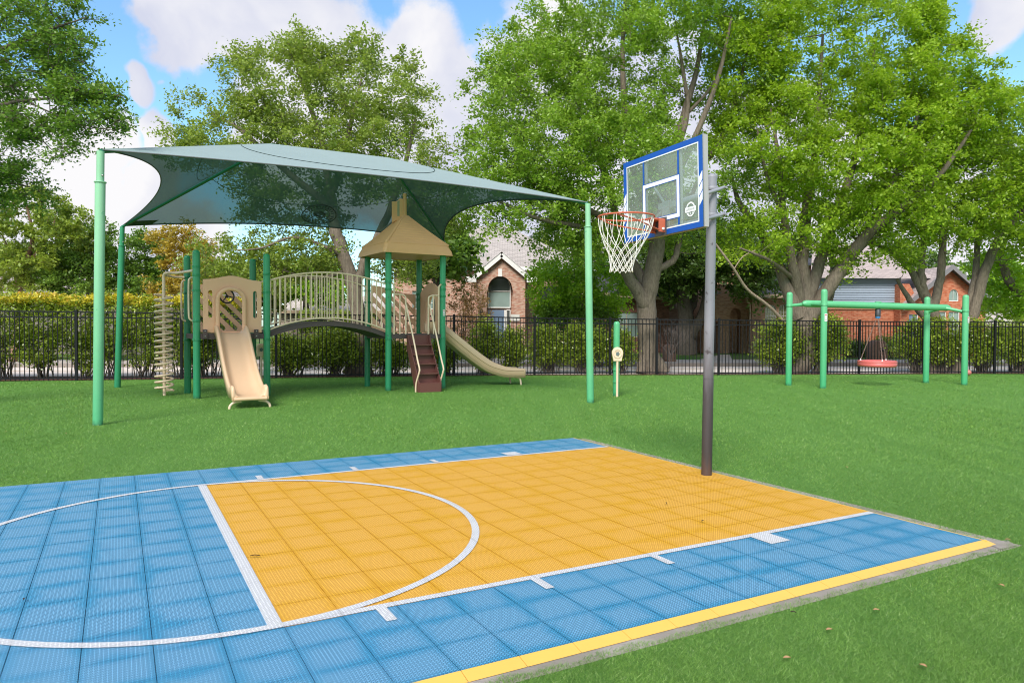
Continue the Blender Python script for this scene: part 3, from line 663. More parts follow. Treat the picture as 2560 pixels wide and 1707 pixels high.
# rim
ORANGE = paint('faded_orange_rim', (.56, .13, .07), .45, .15, 12, wear=(.50, .28, .20))
RR = .272; RZ = 2.645; RC = Vector((XB-.165-RR, YC+.015, RZ))
rim = MB(); rim.tube([RC+Vector((RR*math.cos(a), RR*math.sin(a), 0)) for a in np.linspace(0, 2*math.pi, 49)], .0085, 10, caps=False); rim = rim.build('rim', ORANGE, hoop)
mb = MB(); mb.box((XB-.170, YC-.06, RZ-.012), (XB-.02, YC+.06, RZ+.006)); mb.box((XB-.10, YC-.075, RZ-.13), (XB-.014, YC-.069, RZ)); mb.box((XB-.10, YC+.069, RZ-.13), (XB-.014, YC+.075, RZ)); mb.build('rim_bracket', ORANGE, hoop)
mb = MB(); mb.box((XB-.020, YC-.085, RZ-.16), (XB-.009, YC+.085, RZ+.02)); mb.build('rim_plate', paint('grey_black_plate', (.07, .07, .08), .4, .1, 5), hoop)
for sy in (-1, 1):
    mb = MB(); mb.tube(smooth_path([RC+Vector((RR*math.cos(rad(150*sy)), RR*math.sin(rad(150*sy)), -.004)), RC+Vector((-.02, sy*.19, -.055)), Vector((XB-.10, YC+sy*.07, RZ-.11)), Vector((XB-.02, YC+sy*.066, RZ-.125))], 5), .0075, 8); mb.build('rim_brace', ORANGE, hoop)
for sy in (-1, 1):
    mb = MB(); mb.lathe([(.014, 0), (.014, .012), (.006, .018)], (XB-.05, YC+sy*.076, RZ-.10), 10, axis=(0, sy, 0)); mb.build('bolt', WHITE, hoop)
# net: twelve cords each way, long loops on top, diamonds below
CORD = paint('white_net_cord', (.80, .78, .72), .8, .1, 40)
prof = [(0, RR, 0), (1, .250, -.12), (2, .200, -.235), (3, .164, -.310), (4, .136, -.375), (5, .118, -.435), (6, .109, -.49), (7, .113, -.535)]
mb = MB()
for i in range(12):
    for s_ in (-1, 1):
        pts = []
        for k, r_, z_ in prof:
            # the first long stretch spans one half step, the rest one half step each
            kk = {0: 0.15, 1: .35}.get(k, k-1)
            a_ = rad(30*(i + s_*kk*.5)); sk = Vector((-.03, .02, 0))*(-z_/.44)
            pts.append(RC + Vector((r_*math.cos(a_), r_*math.sin(a_), z_-.004)) + sk + Vector((rnd.uniform(-1, 1), rnd.uniform(-1, 1), rnd.uniform(-1, 1)))*.003*(k > 0))
        mb.tube(smooth_path(pts, 3), .0038, 5)
mb.build('net', CORD, rim)

# ================================================================== SHADE CANOPY
cLF, cLB, cRF, cRB = Vector((-6.52, 11.26, 0)), Vector((-9.95, 18.05, 0)), Vector((1.64, 14.91, 0)), Vector((-2.15, 21.6, 0))
tops = [at(231, 348, cLF.y), at(281, 521, cLB.y), at(1350, 468, cRF.y), at(1020, 556, cRB.y)]
canopy = thing('shade_canopy', 'large dark green fabric shade canopy on four tall green posts over the play structure', 'shade canopy', (cLF.x, cLF.y, 0))
OG = Vector((cLF.x, cLF.y, 0))
def cnp(mb, name, mat, parent=canopy, **k): return mb.build(name, mat, parent, origin=OG, **k)
corners = []
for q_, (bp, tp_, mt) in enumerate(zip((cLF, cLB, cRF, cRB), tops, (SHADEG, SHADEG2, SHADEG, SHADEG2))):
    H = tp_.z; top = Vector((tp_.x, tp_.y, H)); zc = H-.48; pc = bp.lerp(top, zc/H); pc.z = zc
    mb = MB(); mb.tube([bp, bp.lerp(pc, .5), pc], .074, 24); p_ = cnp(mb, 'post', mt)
    mb = MB(); mb.tube([pc, top], .056, 20); cnp(mb, 'post_sleeve', mt, p_)
    mb = MB(); mb.lathe([(.078, -.012), (.088, -.010), (.088, .008), (.078, .010)], pc, 20); cnp(mb, 'collar', mt, p_)
    mb = MB(); mb.lathe([(.010, 0), (.016, .002), (.016, .012), (.008, .018)], pc+Vector((.05, -.03, .10)), 8, axis=(.8, -.6, 0)); cnp(mb, 'bolt', BOLT, p_)
    corners.append(top+Vector((0, 0, .035)))
LFt, LBt, RFt, RBt = corners
R1 = at(622, 330, 15.96); R2 = at(890, 362, 17.1)
def panel(A, B, TA, TB, inset, name, ns=28, nt=14, parent=canopy):
    rows = []; mid_e = (A+B)/2; mid_t = (TA+TB)/2; inw = (mid_t-mid_e).normalized()
    for i in range(nt+1):
        t = i/nt; row = []
        for j in range(ns+1):
            s_ = j/ns; e = A.lerp(B, s_) + inw*inset*4*s_*(1-s_); tt = TA.lerp(TB, s_); p = e.lerp(tt, t)
            p = p + Vector((0, 0, -.05*math.sin(math.pi*t)*math.sin(math.pi*s_)))
            row.append(p)
        rows.append(row)
    p0, p1, p2 = rows[2][ns//2], rows[2][ns//2+1], rows[3][ns//2]; up_ = (p1-p0).cross(p2-p0).z > 0
    mb = MB(); mb.grid(rows)
    if not up_: mb.f = [f[::-1] for f in mb.f]
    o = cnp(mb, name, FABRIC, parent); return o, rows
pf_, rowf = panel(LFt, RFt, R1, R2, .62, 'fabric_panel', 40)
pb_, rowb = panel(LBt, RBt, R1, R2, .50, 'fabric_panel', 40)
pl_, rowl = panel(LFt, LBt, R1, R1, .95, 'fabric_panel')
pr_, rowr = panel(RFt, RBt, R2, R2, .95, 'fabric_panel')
for rows, par, mt in ((rowf, pf_, HEML), (rowb, pb_, HEM), (rowl, pl_, HEML), (rowr, pr_, HEM)):
    mb = MB(); mb.tube([p+Vector((0, 0, -.01)) for p in rows[0]], .018 if mt is HEM else .012, 8); cnp(mb, 'hem', mt, par)
for rows, par in ((rowf, pf_), (rowb, pb_), (rowl, pl_), (rowr, pr_)):
    n_ = len(rows[0])-1; k = 7 if rows is rowf else 9
    nr = len(rows)-1; sp_ = []
    for j in range(n_+1):
        s_ = j/n_
        if rows is rowf:      # seam dips from hip to hip
            t = .80 - .50*math.sin(math.pi*(.02+.96*s_))
        else: t = .62 - .30*math.sin(math.pi*s_)
        f_ = t*nr; i = int(f_); p = rows[i][j].lerp(rows[min(i+1, nr)][j], f_-i); sp_.append(p+Vector((0, 0, .006)))
    mb = MB(); mb.tube(sp_, .007, 6); cnp(mb, 'seam', SEAM, par)
RAFT = paint('dark_green_rafter', (.012, .16, .085), .4, .1, 2)
for a_, b_ in ((LFt, R1), (LBt, R1), (RFt, R2), (RBt, R2), (R1, R2)):
    mb = MB(); d_ = Vector((0, 0, -.055)); mb.tube([a_+d_*.6, b_+d_], .034, 12); cnp(mb, 'rafter' if a_ is not R1 else 'ridge_beam', RAFT)
# oval printed emblem on the back panel
def on_back(s_, t): 
    nr = len(rowb)-1; nc = len(rowb[0])-1; i = min(int(t*nr), nr-1); j = min(int(s_*nc), nc-1); ft, fs = t*nr-i, s_*nc-j
    return rowb[i][j].lerp(rowb[i][j+1], fs).lerp(rowb[i+1][j].lerp(rowb[i+1][j+1], fs), ft) + Vector((0, 0, -.022))
mb = MB(); s0, t0_ = .545, .205
for R_, wd in ((1.0, .020), (.60, .010)):
    pts = [on_back(s0+.060*R_*math.cos(a), t0_+.150*R_*math.sin(a)) for a in np.linspace(0, 2*math.pi, 41)]; mb.tube(pts, wd*.7, 6, caps=False)
for k in range(26):       # ring of small unreadable letters
    a = 2*math.pi*k/26
    if abs(math.sin(a)) < .12: continue
    p0 = on_back(s0+.060*.72*math.cos(a), t0_+.150*.72*math.sin(a)); p1 = on_back(s0+.060*.90*math.cos(a+.04), t0_+.150*.90*math.sin(a+.04)); mb.tube([p0, p1], .013, 5)
for k in range(6):
    a = -.5+k*.2; pts = [on_back(s0+.060*(-.35+.7*q/5), t0_+.150*(a*.5+.10*math.sin(q*1.3+k))) for q in range(6)]; mb.tube(pts, .012, 5)
cnp(mb, 'emblem', HEM, pb_)
mb = MB()      # reinforcing corner patch
pc = [rowb[0][0], rowb[0][3], rowb[1][3], rowb[1][0]]; mb.add([p+Vector((0, 0, -.02)) for p in pc], [(0, 1, 2, 3)]); cnp(mb, 'corner_patch', HEM, pb_)

# ================================================================== PLAY STRUCTURE
AX = Vector((.853, .5219, 0)); BX = Vector((-.5219, .853, 0)); ANG = math.atan2(AX.y, AX.x)
O1 = Vector((-6.77, 15.38, 0)); O2 = Vector((-3.01, 17.45, 0)); L1 = 1.46
play = thing('play_structure', 'tan and green playground structure with two slides, arched bridge and peaked roof', 'play structure', tuple(O1), ANG)
Rinv = Matrix.Rotation(-ANG, 4, 'Z')
def loc(p): return Rinv @ (Vector(p)-O1)
o2 = loc(O2)         # tower two, in the structure's frame
POSTR = .075
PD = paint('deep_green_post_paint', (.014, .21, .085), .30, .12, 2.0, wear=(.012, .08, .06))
def dome_post(x, y, h, mat, clamps, parent, name='post', r=POSTR, bolt=True):
    mb_ = MB(); mb_.lathe([(r, 0), (r, h-.075), (r*.97, h-.05), (r*.80, h-.022), (r*.45, h-.004), (0, h)], (x, y, 0), 24); p = mb_.build(name, mat, parent)
    for z in clamps:
        mb2 = MB(); mb2.lathe([(r+.001, -.022), (r+.012, -.020), (r+.012, -.008), (r+.004, -.004), (r+.004, .004), (r+.012, .008), (r+.012, .020), (r+.001, .022)], (x, y, z), 20)
        for a_ in (.9, -2.2): mb2.box((x+(r+.004)*math.cos(a_)-.012, y+(r+.004)*math.sin(a_)-.012, z-.018), (x+(r+.004)*math.cos(a_)+.022, y+(r+.004)*math.sin(a_)+.012, z+.018))
        mb2.build('clamp', mat, p)
    return p
D1, D2 = 1.40, 1.39
H1 = 3.20
dome_post(0, 0, H1, POSTG, (1.28, 1.68, 2.33, 2.66, 2.84), play)
dome_post(L1, 0, H1, POSTG, (1.28, 2.33, 2.74), play)
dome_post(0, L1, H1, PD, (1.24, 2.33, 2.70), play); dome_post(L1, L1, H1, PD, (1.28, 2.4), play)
def two(x, y): return (o2.x+x, o2.y+y)
L2 = 1.46
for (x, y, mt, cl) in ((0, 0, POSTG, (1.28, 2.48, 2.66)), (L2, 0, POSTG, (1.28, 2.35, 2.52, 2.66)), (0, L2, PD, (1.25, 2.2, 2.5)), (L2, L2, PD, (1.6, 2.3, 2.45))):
    X, Y = two(x, y); dome_post(X, Y, 3.46, mt, cl, play)
def deck(x0, y0, z, L):
    mb_ = MB(); mb_.box((x0+.03, y0+.03, z-.035), (x0+L-.03, y0+L-.03, z)); dk = mb_.build('deck', BROWN, play)
    for (a_, b_) in (((x0+.07, y0-.02), (x0+L-.07, y0-.02)), ((x0+L+.02, y0+.07), (x0+L+.02, y0+L-.07)), ((x0+L-.07, y0+L+.02), (x0+.07, y0+L+.02)), ((x0-.02, y0+L-.07), (x0-.02, y0+.07))):
        mb_ = MB(); mb_.beam((a_[0], a_[1], z-.055), (b_[0], b_[1], z-.055), .03, .115)
        d_ = Vector((b_[0]-a_[0], b_[1]-a_[1], 0)).normalized(); nrm = Vector((d_.y, -d_.x, 0))
        for k in range(14):
            if 4 < k < 9: continue
            c_ = Vector((a_[0], a_[1], z-.055)) + d_*(.10+k*.088) + nrm*.016; mb_.lathe([(.011, 0), (.008, .003)], c_, 8, axis=nrm)
        mb_.build('deck_skirt', BROWN, dk)
deck(0, 0, D1, L1); deck(o2.x, o2.y, D2, L2)
XZ = lambda x, y, z, ang=0.0: Matrix.Translation((x, y, z)) @ Matrix.Rotation(ang, 4, 'Z') @ Matrix.Rotation(math.pi/2, 4, 'X')   # plate XY -> local X and Z, facing -Y
# --- tower one: front panel with arched slide opening
x0, x1 = .13, L1-.12; zb, zt = D1+.03, 2.60; W = x1-x0; xc = W/2-.045
def arch_top(x): k = (x-xc-.03)/.36; return 1.14+.10*math.exp(-k*k*1.2)
ol = [(0, 0), (W, 0)] + [(x, arch_top(x)) for x in np.linspace(W, 0, 21)]
ow = .255; hole = [(xc-ow, 0.02), (xc+ow, 0.02)] + [(xc+ow*math.cos(a), .70+ow*.93*math.sin(a)) for a in np.linspace(0, math.pi, 15)]
pan = plate('front_panel', [ol, hole, slot(.145, .36, .145, .88, .045), slot(W-.135, .36, W-.135, .88, .045)], .022, TAN, play, XZ(x0, -.005, zb), .005)
mb = MB(); pth = [(x0+xc-ow-.02, -.05, zb-.02), (x0+xc-ow-.02, -.06, zb+.3)] + [(x0+xc+(ow+.02)*math.cos(a), -.06-.02*math.sin(a), zb+.70+(ow*.93+.02)*math.sin(a)) for a in np.linspace(math.pi, 0, 17)] + [(x0+xc+ow+.02, -.06, zb+.3), (x0+xc+ow+.02, -.05, zb-.02)]
mb.tube(pth, .048, 12); mb.build('opening_hood', TAN, pan)
# rear panel of tower one with diagonal slots, and a steering wheel
def slat_panel(w_, h_, wavy, wave=None):
    def inside(x, y): return .07 < x < w_-.07 and .07 < y < (h_-.13)
    hs = []
    for k in range(-2, 6):
        cx = .02+k*.27; seg = []
        for t in np.linspace(-2, 2, 161):
            x = cx+.70*t; y = h_*.45-.72*t*1.0
            if inside(x, y): seg.append((x, y))
        if len(seg) > 6 and math.hypot(seg[0][0]-seg[-1][0], seg[0][1]-seg[-1][1]) > .16:
            a_, b_ = seg[0], seg[-1]; hs.append(slot(a_[0], a_[1], b_[0], b_[1], .050))
    top_ = [(x, h_+(.10*math.sin(1.5+3.6*x/w_) if wavy else 0)) for x in np.linspace(w_, 0, 17)]
    return [[(0, 0), (w_, 0)]+top_] + hs
plate('rear_panel', slat_panel(L1-.2, 1.10, False), .022, TAN, play, XZ(.10, L1+.01, D1+.03), .005)
mb = MB(); wc = Vector((.84, L1-.17, 2.27)); mb.tube([wc+Vector((.155*math.cos(a), 0, .155*math.sin(a))) for a in np.linspace(0, 2*math.pi, 33)], .017, 8, caps=False)
for k in range(3): a = rad(90+120*k+20); mb.tube([wc, wc+Vector((.15*math.cos(a), .0, .15*math.sin(a)))], .013, 6)
mb.lathe([(.04, 0), (.03, .03)], wc, 12, axis=(0, -1, 0)); mb.tube([wc, wc+Vector((0, .16, 0))], .02, 8); mb.build('steering_wheel', BLACK, play)
# --- slide sweep
def slide(name, prof, half, wall, mat, to_world, lipw=.045, flare=None):
    """prof: (s, z) along the run; U-shaped section, swept; to_world(s, across, z)"""
    rows = []
    pts = smooth_path([Vector((s_, 0, z_)) for s_, z_ in prof], 6); n = len(pts)
    for i, p in enumerate(pts):
        t = i/(n-1); hw = half*(flare(t) if flare else 1); wl = wall(t)
        sec = [(-hw-lipw, -.05), (-hw-lipw-.004, wl-.02), (-hw-lipw*.6, wl+.012), (-hw-.002, wl+.004), (-hw+.02, wl-.05), (-hw+.05, .04), (-hw+.11, .006), (-hw*.4, 0), (hw*.4, 0), (hw-.11, .006), (hw-.05, .04), (hw-.02, wl-.05), (hw+.002, wl+.004), (hw+lipw*.6, wl+.012), (hw+lipw+.004, wl-.02), (hw+lipw, -.05)]
        bot = [(hw*.5, -.045), (-hw*.5, -.045)]
        a = pts[max(i-1, 0)]; b_ = pts[min(i+1, n-1)]; tg = (b_-a).normalized(); nr = Vector((-tg.z, 0, tg.x))
        rows.append([to_world(p.x+nr.x*h__, y_, p.z+nr.z*h__) for y_, h__ in sec+bot])
    mb_ = MB(); mb_.grid(rows, close=True); k = len(rows[0]); o = len(mb_.v)-len(rows)*k
    # closed ends: two strips between section and underside
    for st, flip in ((0, False), ((len(rows)-1)*k, True)):
        idx = [st+j for j in range(k)]
        tri = [(idx[0], idx[1], idx[4]), (idx[1], idx[2], idx[3]), (idx[1], idx[3], idx[4]), (idx[0], idx[4], idx[5]), (idx[0], idx[5], idx[6]), (idx[0], idx[6], idx[17]), (idx[17], idx[6], idx[7]), (idx[17], idx[7], idx[8], idx[16]), (idx[16], idx[8], idx[9]), (idx[16], idx[9], idx[15]), (idx[15], idx[9], idx[10]), (idx[15], idx[10], idx[11]), (idx[15], idx[11], idx[14]), (idx[14], idx[11], idx[12]), (idx[14], idx[12], idx[13])]
        mb_.f += tri; mb_.smooth += [False]*len(tri)
    return mb_.build(name, mat, play)
sx0 = x0+xc; SKEW = -.03
def w1(s_, y_, z_): return Vector((sx0+y_+SKEW*s_, -s_, z_))
sl = slide('slide', [(-.10, 1.43), (.12, 1.42), (.30, 1.34), (.62, 1.10), (1.02, .78), (1.45, .49), (1.82, .31), (2.05, .25), (2.30, .235), (2.42, .215)], .285, lambda t: .155+.05*math.exp(-((t-.88)/.06)**2)-.135*max(0, (t-.93)/.07), TAN2, w1, .052)
mb = MB(); mb.tube([w1(2.425, y_, .19+.005*math.cos(y_*4)) for y_ in np.linspace(-.30, .30, 15)], .036, 12); mb.build('slide_lip', TAN2, sl)
mb = MB(); pts = []
for sg in (-1, 1):
    mb = MB(); mb.tube(smooth_path([w1(2.36, sg*.16, .15), w1(2.36, sg*.29, .13), w1(2.36, sg*.36, .07), w1(2.36, sg*.375, 0)], 5), .024, 10); mb.build('slide_foot', BEIGE, sl)
for sg in (-1, 1):
    mb = MB(); xx = sx0+sg*.53; mb.box((xx-.045, -.075, D1-.10), (xx+.045, -.04, D1+.10)); 
    mb2 = MB(); 
    for z_ in (D1-.05, D1+.06): mb2.lathe([(.016, 0), (.013, .012), (.006, .016)], (xx, -.075, z_), 10, axis=(0, -1, 0))
    p = mb.build('mounting_bracket', BROWN, play); mb2.build('bolt', BOLT, p)
# --- spiral climber left of tower one
sc_c = loc(Vector((-7.78, 16.02, 0))); scx, scy = sc_c.x, sc_c.y
clmb = MB(); clmb.tube([Vector((scx, scy, 0)), Vector((scx, scy, 2.62))], .034, 12)
clmb.tube(smooth_path([Vector((scx, scy, 2.50)), Vector((scx, scy, 2.68)), Vector((scx+.05, scy-.05, 2.745)), Vector((scx+.25, scy-.15, 2.75)), Vector((-.07, 0.0, 2.75))], 6), .030, 12)
clmb.tube([Vector((scx+.03, scy+.02, 2.70)), Vector((scx+.25, scy+.4, 2.69)), Vector((-.06, L1-.05, 2.69))], .026, 10)
clm = clmb.build('climber_pole', BEIGE, play)
mb = MB(); NTn = 16.5; pts = [Vector((scx+.185*math.cos(a), scy+.185*math.sin(a), .12+(2.27-.12)*a/(NTn*2*math.pi))) for a in np.linspace(0, NTn*2*math.pi, int(NTn*18))]
mb.tube(pts, .022, 8); mb.build('coil', BEIGE, clm)
for a_, z_ in ((0, .12), (2.4, .20), (NTn*2*math.pi % 6.283, 2.27), (1.2, 2.2)):
    mb = MB(); mb.tube([Vector((scx, scy, z_)), Vector((scx+.185*math.cos(a_), scy+.185*math.sin(a_), z_))], .014, 8); mb.build('coil_stay', BEIGE, clm)
for y_ in (.10, L1-.16):     # loop handles beside the climber
    mb = MB(); mb.tube(smooth_path([Vector((-.06, y_, 2.62)), Vector((-.12, y_, 2.58)), Vector((-.14, y_, 2.45)), Vector((-.14, y_, 1.85)), Vector((-.12, y_, 1.72)), Vector((-.05, y_, 1.68))], 5), .021, 10); mb.build('loop_handle', BEIGE, play)
# --- arched bridge between the towers
bx0, bx1 = L1+.05, o2.x-.05; BL = bx1-bx0
yo = o2.y      # tower two is set back a touch
def bz(t, a, b_): return a + (b_-a)*4*t*(1-t)
def by_(t): return yo*t
mb = MB(); rows = []
for i in range(25):
    t = i/24; x = bx0-.03+(BL+.06)*t; z_ = bz(t, 1.42, 1.70)
    rows.append([Vector((x, .08+by_(t), z_)), Vector((x, L1-.10+by_(t), z_)), Vector((x, L1-.10+by_(t), z_-.115)), Vector((x, .08+by_(t), z_-.115))])
mb.grid(rows, smooth=False, close=True); br = mb.build('bridge_deck', BROWN, play)
for yy, nm in ((.02, 'near'), (L1-.04, 'far')):
    z0a, z0b, z1a, z1b = 1.49, 1.77, 2.60, 2.83
    for (a_, b_, r_) in ((z0a, z0b, .019), (z1a, z1b, .021)):
        mb = MB(); mb.tube([Vector((bx0+BL*t, yy+by_(t), bz(t, a_, b_))) for t in np.linspace(0, 1, 25)], r_, 10); mb.build('bridge_rail', BEIGE, play)
    nb = 23
    for k in range(nb+1):
        t = k/nb; x = bx0+BL*t; mb = MB(); zz0 = bz(t, z0a, z0b) if 0 < k < nb else 1.36
        mb.tube([Vector((x, yy+by_(t), zz0)), Vector((x, yy+by_(t), bz(t, z1a, z1b)))], .0145 if 0 < k < nb else .021, 8); mb.build('baluster', BEIGE, play)
# --- tower two panels
X0, Y0 = o2.x, o2.y
plate('rear_panel', slat_panel(L2-.2, 1.12, True), .022, TAN, play, XZ(X0+.10, Y0+L2+.01, D2+.03), .005)
rp_w = L2-.2
ol = [(0, 0), (rp_w, 0), (rp_w, 1.0)] + [(x, 1.05+.25*math.sin(math.pi*(rp_w-x)/rp_w)) for x in np.linspace(rp_w, 0, 17)]
hole = [(.32, .02), (.90, .02)] + [(.61+.29*math.cos(a), .70+.30*math.sin(a)) for a in np.linspace(0, math.pi, 13)]
plate('side_panel', [ol, hole], .022, TAN, play, Matrix.Translation((X0+L2+.005, Y0+.10, D2+.03)) @ Matrix.Rotation(math.pi/2, 4, 'Z') @ Matrix.Rotation(math.pi/2, 4, 'X'), .005)
mb = MB(); pth = [Vector((X0+L2+.05, Y0+.42, D2+.02))] + [Vector((X0+L2+.10+.06*math.sin(a), Y0+.71-.37*math.cos(a), D2+.75+.42*math.sin(a))) for a in np.linspace(0, math.pi, 15)] + [Vector((X0+L2+.05, Y0+1.02, D2+.02))]
mb.tube(pth, .055, 12); mb.build('opening_hood', TAN, play)
# second slide: exits to the right, turned a little
th2 = rad(-11.5); 
def w2(s_, y_, z_): 
    ox, oy = X0+L2, Y0+.72
    return Vector((ox+s_*math.cos(th2)-y_*math.sin(th2), oy+s_*math.sin(th2)+y_*math.cos(th2), z_))
sl2 = slide('slide', [(-.10, 1.45), (.10, 1.44), (.28, 1.33), (.60, 1.08), (1.05, .73), (1.48, .44), (1.80, .32), (2.05, .27), (2.30, .26), (2.55, .26)], .29, lambda t: .24-.06*max(0, (t-.6)/.4), TAN2, w2, .05)
for dz, dd in ((.12, .004), (.02, .004)):
    for sg in (-1, 1):
        pts = [w2(s_, sg*(.29+.05+dd), z_+dz) for s_, z_ in [(.02, 1.44), (.28, 1.34), (.60, 1.09), (1.05, .74), (1.48, .45), (1.80, .33), (2.05, .28), (2.5, .265)]]
        mb = MB(); mb.tube(smooth_path(pts, 5), .007, 6); mb.build('slide_groove', paint('slide_groove_tan', (.33, .21, .10), .5, .05, 3) if dz > .1 and sg < 0 else TAN2, sl2)
for s_, y_ in ((2.40, -.27), (2.30, .27)):
    mb = MB(); mb.tube(smooth_path([w2(s_-.12, y_, .22), w2(s_, y_, .19), w2(s_+.03, y_*1.05, .10), w2(s_+.04, y_*1.05, 0)], 5), .024, 10); mb.build('slide_foot', BEIGE, sl2)
# roof: stepped pyramid
def ring_pts(h, z): cx, cy = X0+L2/2, Y0+L2/2; return [Vector((cx-h, cy-h, z)), Vector((cx+h, cy-h, z)), Vector((cx+h, cy+h, z)), Vector((cx-h, cy+h, z))]
ez = 3.36; mb = MB(); rings = [(L2/2+.21, ez, 0), (L2/2+.19, ez+.10, 0), (L2/2+.12, ez+.245, 0)]
h0, h1, z0, z1 = L2/2+.12, .075, ez+.25, 4.40; NS = 12
for k in range(NS):
    t0, t1 = k/NS, (k+1)/NS; f = lambda t: h0+(h1-h0)*(t**.93)
    rings += [(f(t0)+.004, z0+(z1-z0)*t0, 1), (f(t1)+.034, z0+(z1-z0)*t1-.012, 1)]
rings.append((.05, z1+.03, 1)); prev = None
def rnd_ring(h, z, c=.07):
    P4 = ring_pts(h, z); out_ = []; c = min(c, h*.45)
    for i in range(4):
        p = P4[i]; a = (P4[i-1]-p).normalized(); b_ = (P4[(i+1) % 4]-p).normalized(); out_ += [p+a*c, p+(a+b_)*c*.32, p+b_*c]
    return out_
rr = [rnd_ring(h, z) for h, z, _ in rings]
mb.grid(rr, smooth=False, close=True); n_ = len(rr[0]); k = len(rr)
mb.f.append(tuple((k-1)*n_+i for i in range(n_))); mb.smooth.append(False)
mb.add(rnd_ring(L2/2+.19, ez+.015), [tuple(range(n_-1, -1, -1))]); mb.build('roof', ROOFT, play)
for i in range(4):
    mb = MB(); sgx, sgy = ((-1, -1), (1, -1), (1, 1), (-1, 1))[i]
    pts = [Vector((X0+L2/2+sgx*h, Y0+L2/2+sgy*h, z)) for h, z in [(L2/2+.09, ez+.245)]+[((h0+(h1-h0)*(t**.93))-.020, z0+(z1-z0)*t) for t in np.linspace(0, 1, 9)]]
    mb.tube(pts, [.045]+[.042-.015*t for t in np.linspace(0, 1, 9)], 8); mb.build('roof_rib', ROOFT, play)
fx, fy = X0+L2/2, Y0+L2/2
mb = MB(); mb.lathe([(.062, 4.36), (.055, 4.5), (.050, 4.86), (.035, 4.90), (.052, 4.935), (.045, 4.975), (0, 4.99)], (fx, fy, 0), 16); fp = mb.build('roof_finial', ROOFT, play)
FM = Matrix.Translation((fx-.05, fy, 4.40)) @ Matrix.Rotation(-ANG, 4, 'Z') @ Matrix.Rotation(math.pi/2, 4, 'X')
plate('flag_panel', [[(0, -.05), (0, .42), (-.07, .44), (-.13, .38), (-.19, .36), (-.27, .36), (-.27, -.16), (-.19, -.12)]], .05, ROOFT, fp, FM, .012)
plate('flag_stripe', [[(-.085, 0), (-.085, .40), (-.135, .365), (-.135, .0)]], .055, paint('sage_stripe', (.33, .33, .22), .5, .1, 5), fp, FM, .004)
# front of tower two: steps, hand rails, barriers
cx = X0+L2/2+.01; sw = .285
mb = MB()
run, rise = .62, D2-.02
for sg in (-1, 1):
    side = [(-.02, rise), (-.12, rise), (-.12, rise-.10), (-run-.14, .22), (-run-.14, 0), (-run+.08, 0), (-.02, rise-.30)]
    vs = [(cx+sg*sw-.012, Y0-.06+y_, z_) for y_, z_ in side]+[(cx+sg*sw+.012, Y0-.06+y_, z_) for y_, z_ in side]; n_ = len(side)
    mb.add(vs, [tuple(range(n_)), tuple(range(2*n_-1, n_-1, -1))]+[(i, i+n_, (i+1) % n_+n_, (i+1) % n_) for i in range(n_)])
stp = mb.build('step_side', STEPB, play)
for k in range(5):
    t = (k+.0)/5; y_ = Y0-.10-run*(1-t)+.02; zt_ = .235+ (rise-.235)*t*1.0
    mb = MB(); mb.box((cx-sw+.012, y_-.125, zt_-.03), (cx+sw-.012, y_+.13, zt_)); mb.box((cx-sw+.012, y_+.10, zt_), (cx+sw-.012, y_+.125, zt_+.225)); mb.build('step', STEPB, stp)
mb = MB(); mb.box((cx-sw+.012, Y0-.10-run-.12, .0), (cx+sw-.012, Y0-.10-run-.095, .215)); mb.build('step', STEPB, stp)
for sg in (-1, 1):
    xx = cx+sg*(sw+.03)
    pts = [Vector((xx-.01*sg, Y0-.07, 2.08)), Vector((xx, Y0-.10, 2.10)), Vector((xx+.0*sg, Y0-.22, 1.86)), Vector((xx+.02, Y0-.48, 1.30)), Vector((xx+.03, Y0-.70, .80)), Vector((xx+.04, Y0-.80, .58)), Vector((xx+.03, Y0-.80, .48)), Vector((xx+.0, Y0-.72, .26)), Vector((xx-.01, Y0-.70, .12)), Vector((xx-.01, Y0-.70, 0))]
    mb = MB(); mb.tube(smooth_path(pts, 6), .021, 10); mb.build('hand_rail', BEIGE, play)
    xi = cx+sg*(sw+.02); xo = X0+.13 if sg < 0 else X0+L2-.13; xm = (xi+xo)/2
    mb = MB(); mb.tube(smooth_path([Vector((xi, Y0-.04, D2)), Vector((xi, Y0-.04, 2.20)), Vector((xi+sg*.04, Y0-.04, 2.33)), Vector((xm, Y0-.04, 2.36))], 5), .021, 10); mb.tube([Vector((xm, Y0-.04, D2)), Vector((xm, Y0-.04, 2.36))], .018, 8)
    mb.tube(smooth_path([Vector((xo, Y0-.04, D2)), Vector((xo, Y0-.04, 2.45)), Vector((xo+sg*.02, Y0-.04, 2.60)), Vector((xo+sg*.10, Y0-.03, 2.66))], 5), .021, 10); mb.tube([Vector((xm, Y0-.04, 2.36)), Vector((xo, Y0-.04, 2.36))], .018, 8); mb.build('barrier', BEIGE, play)
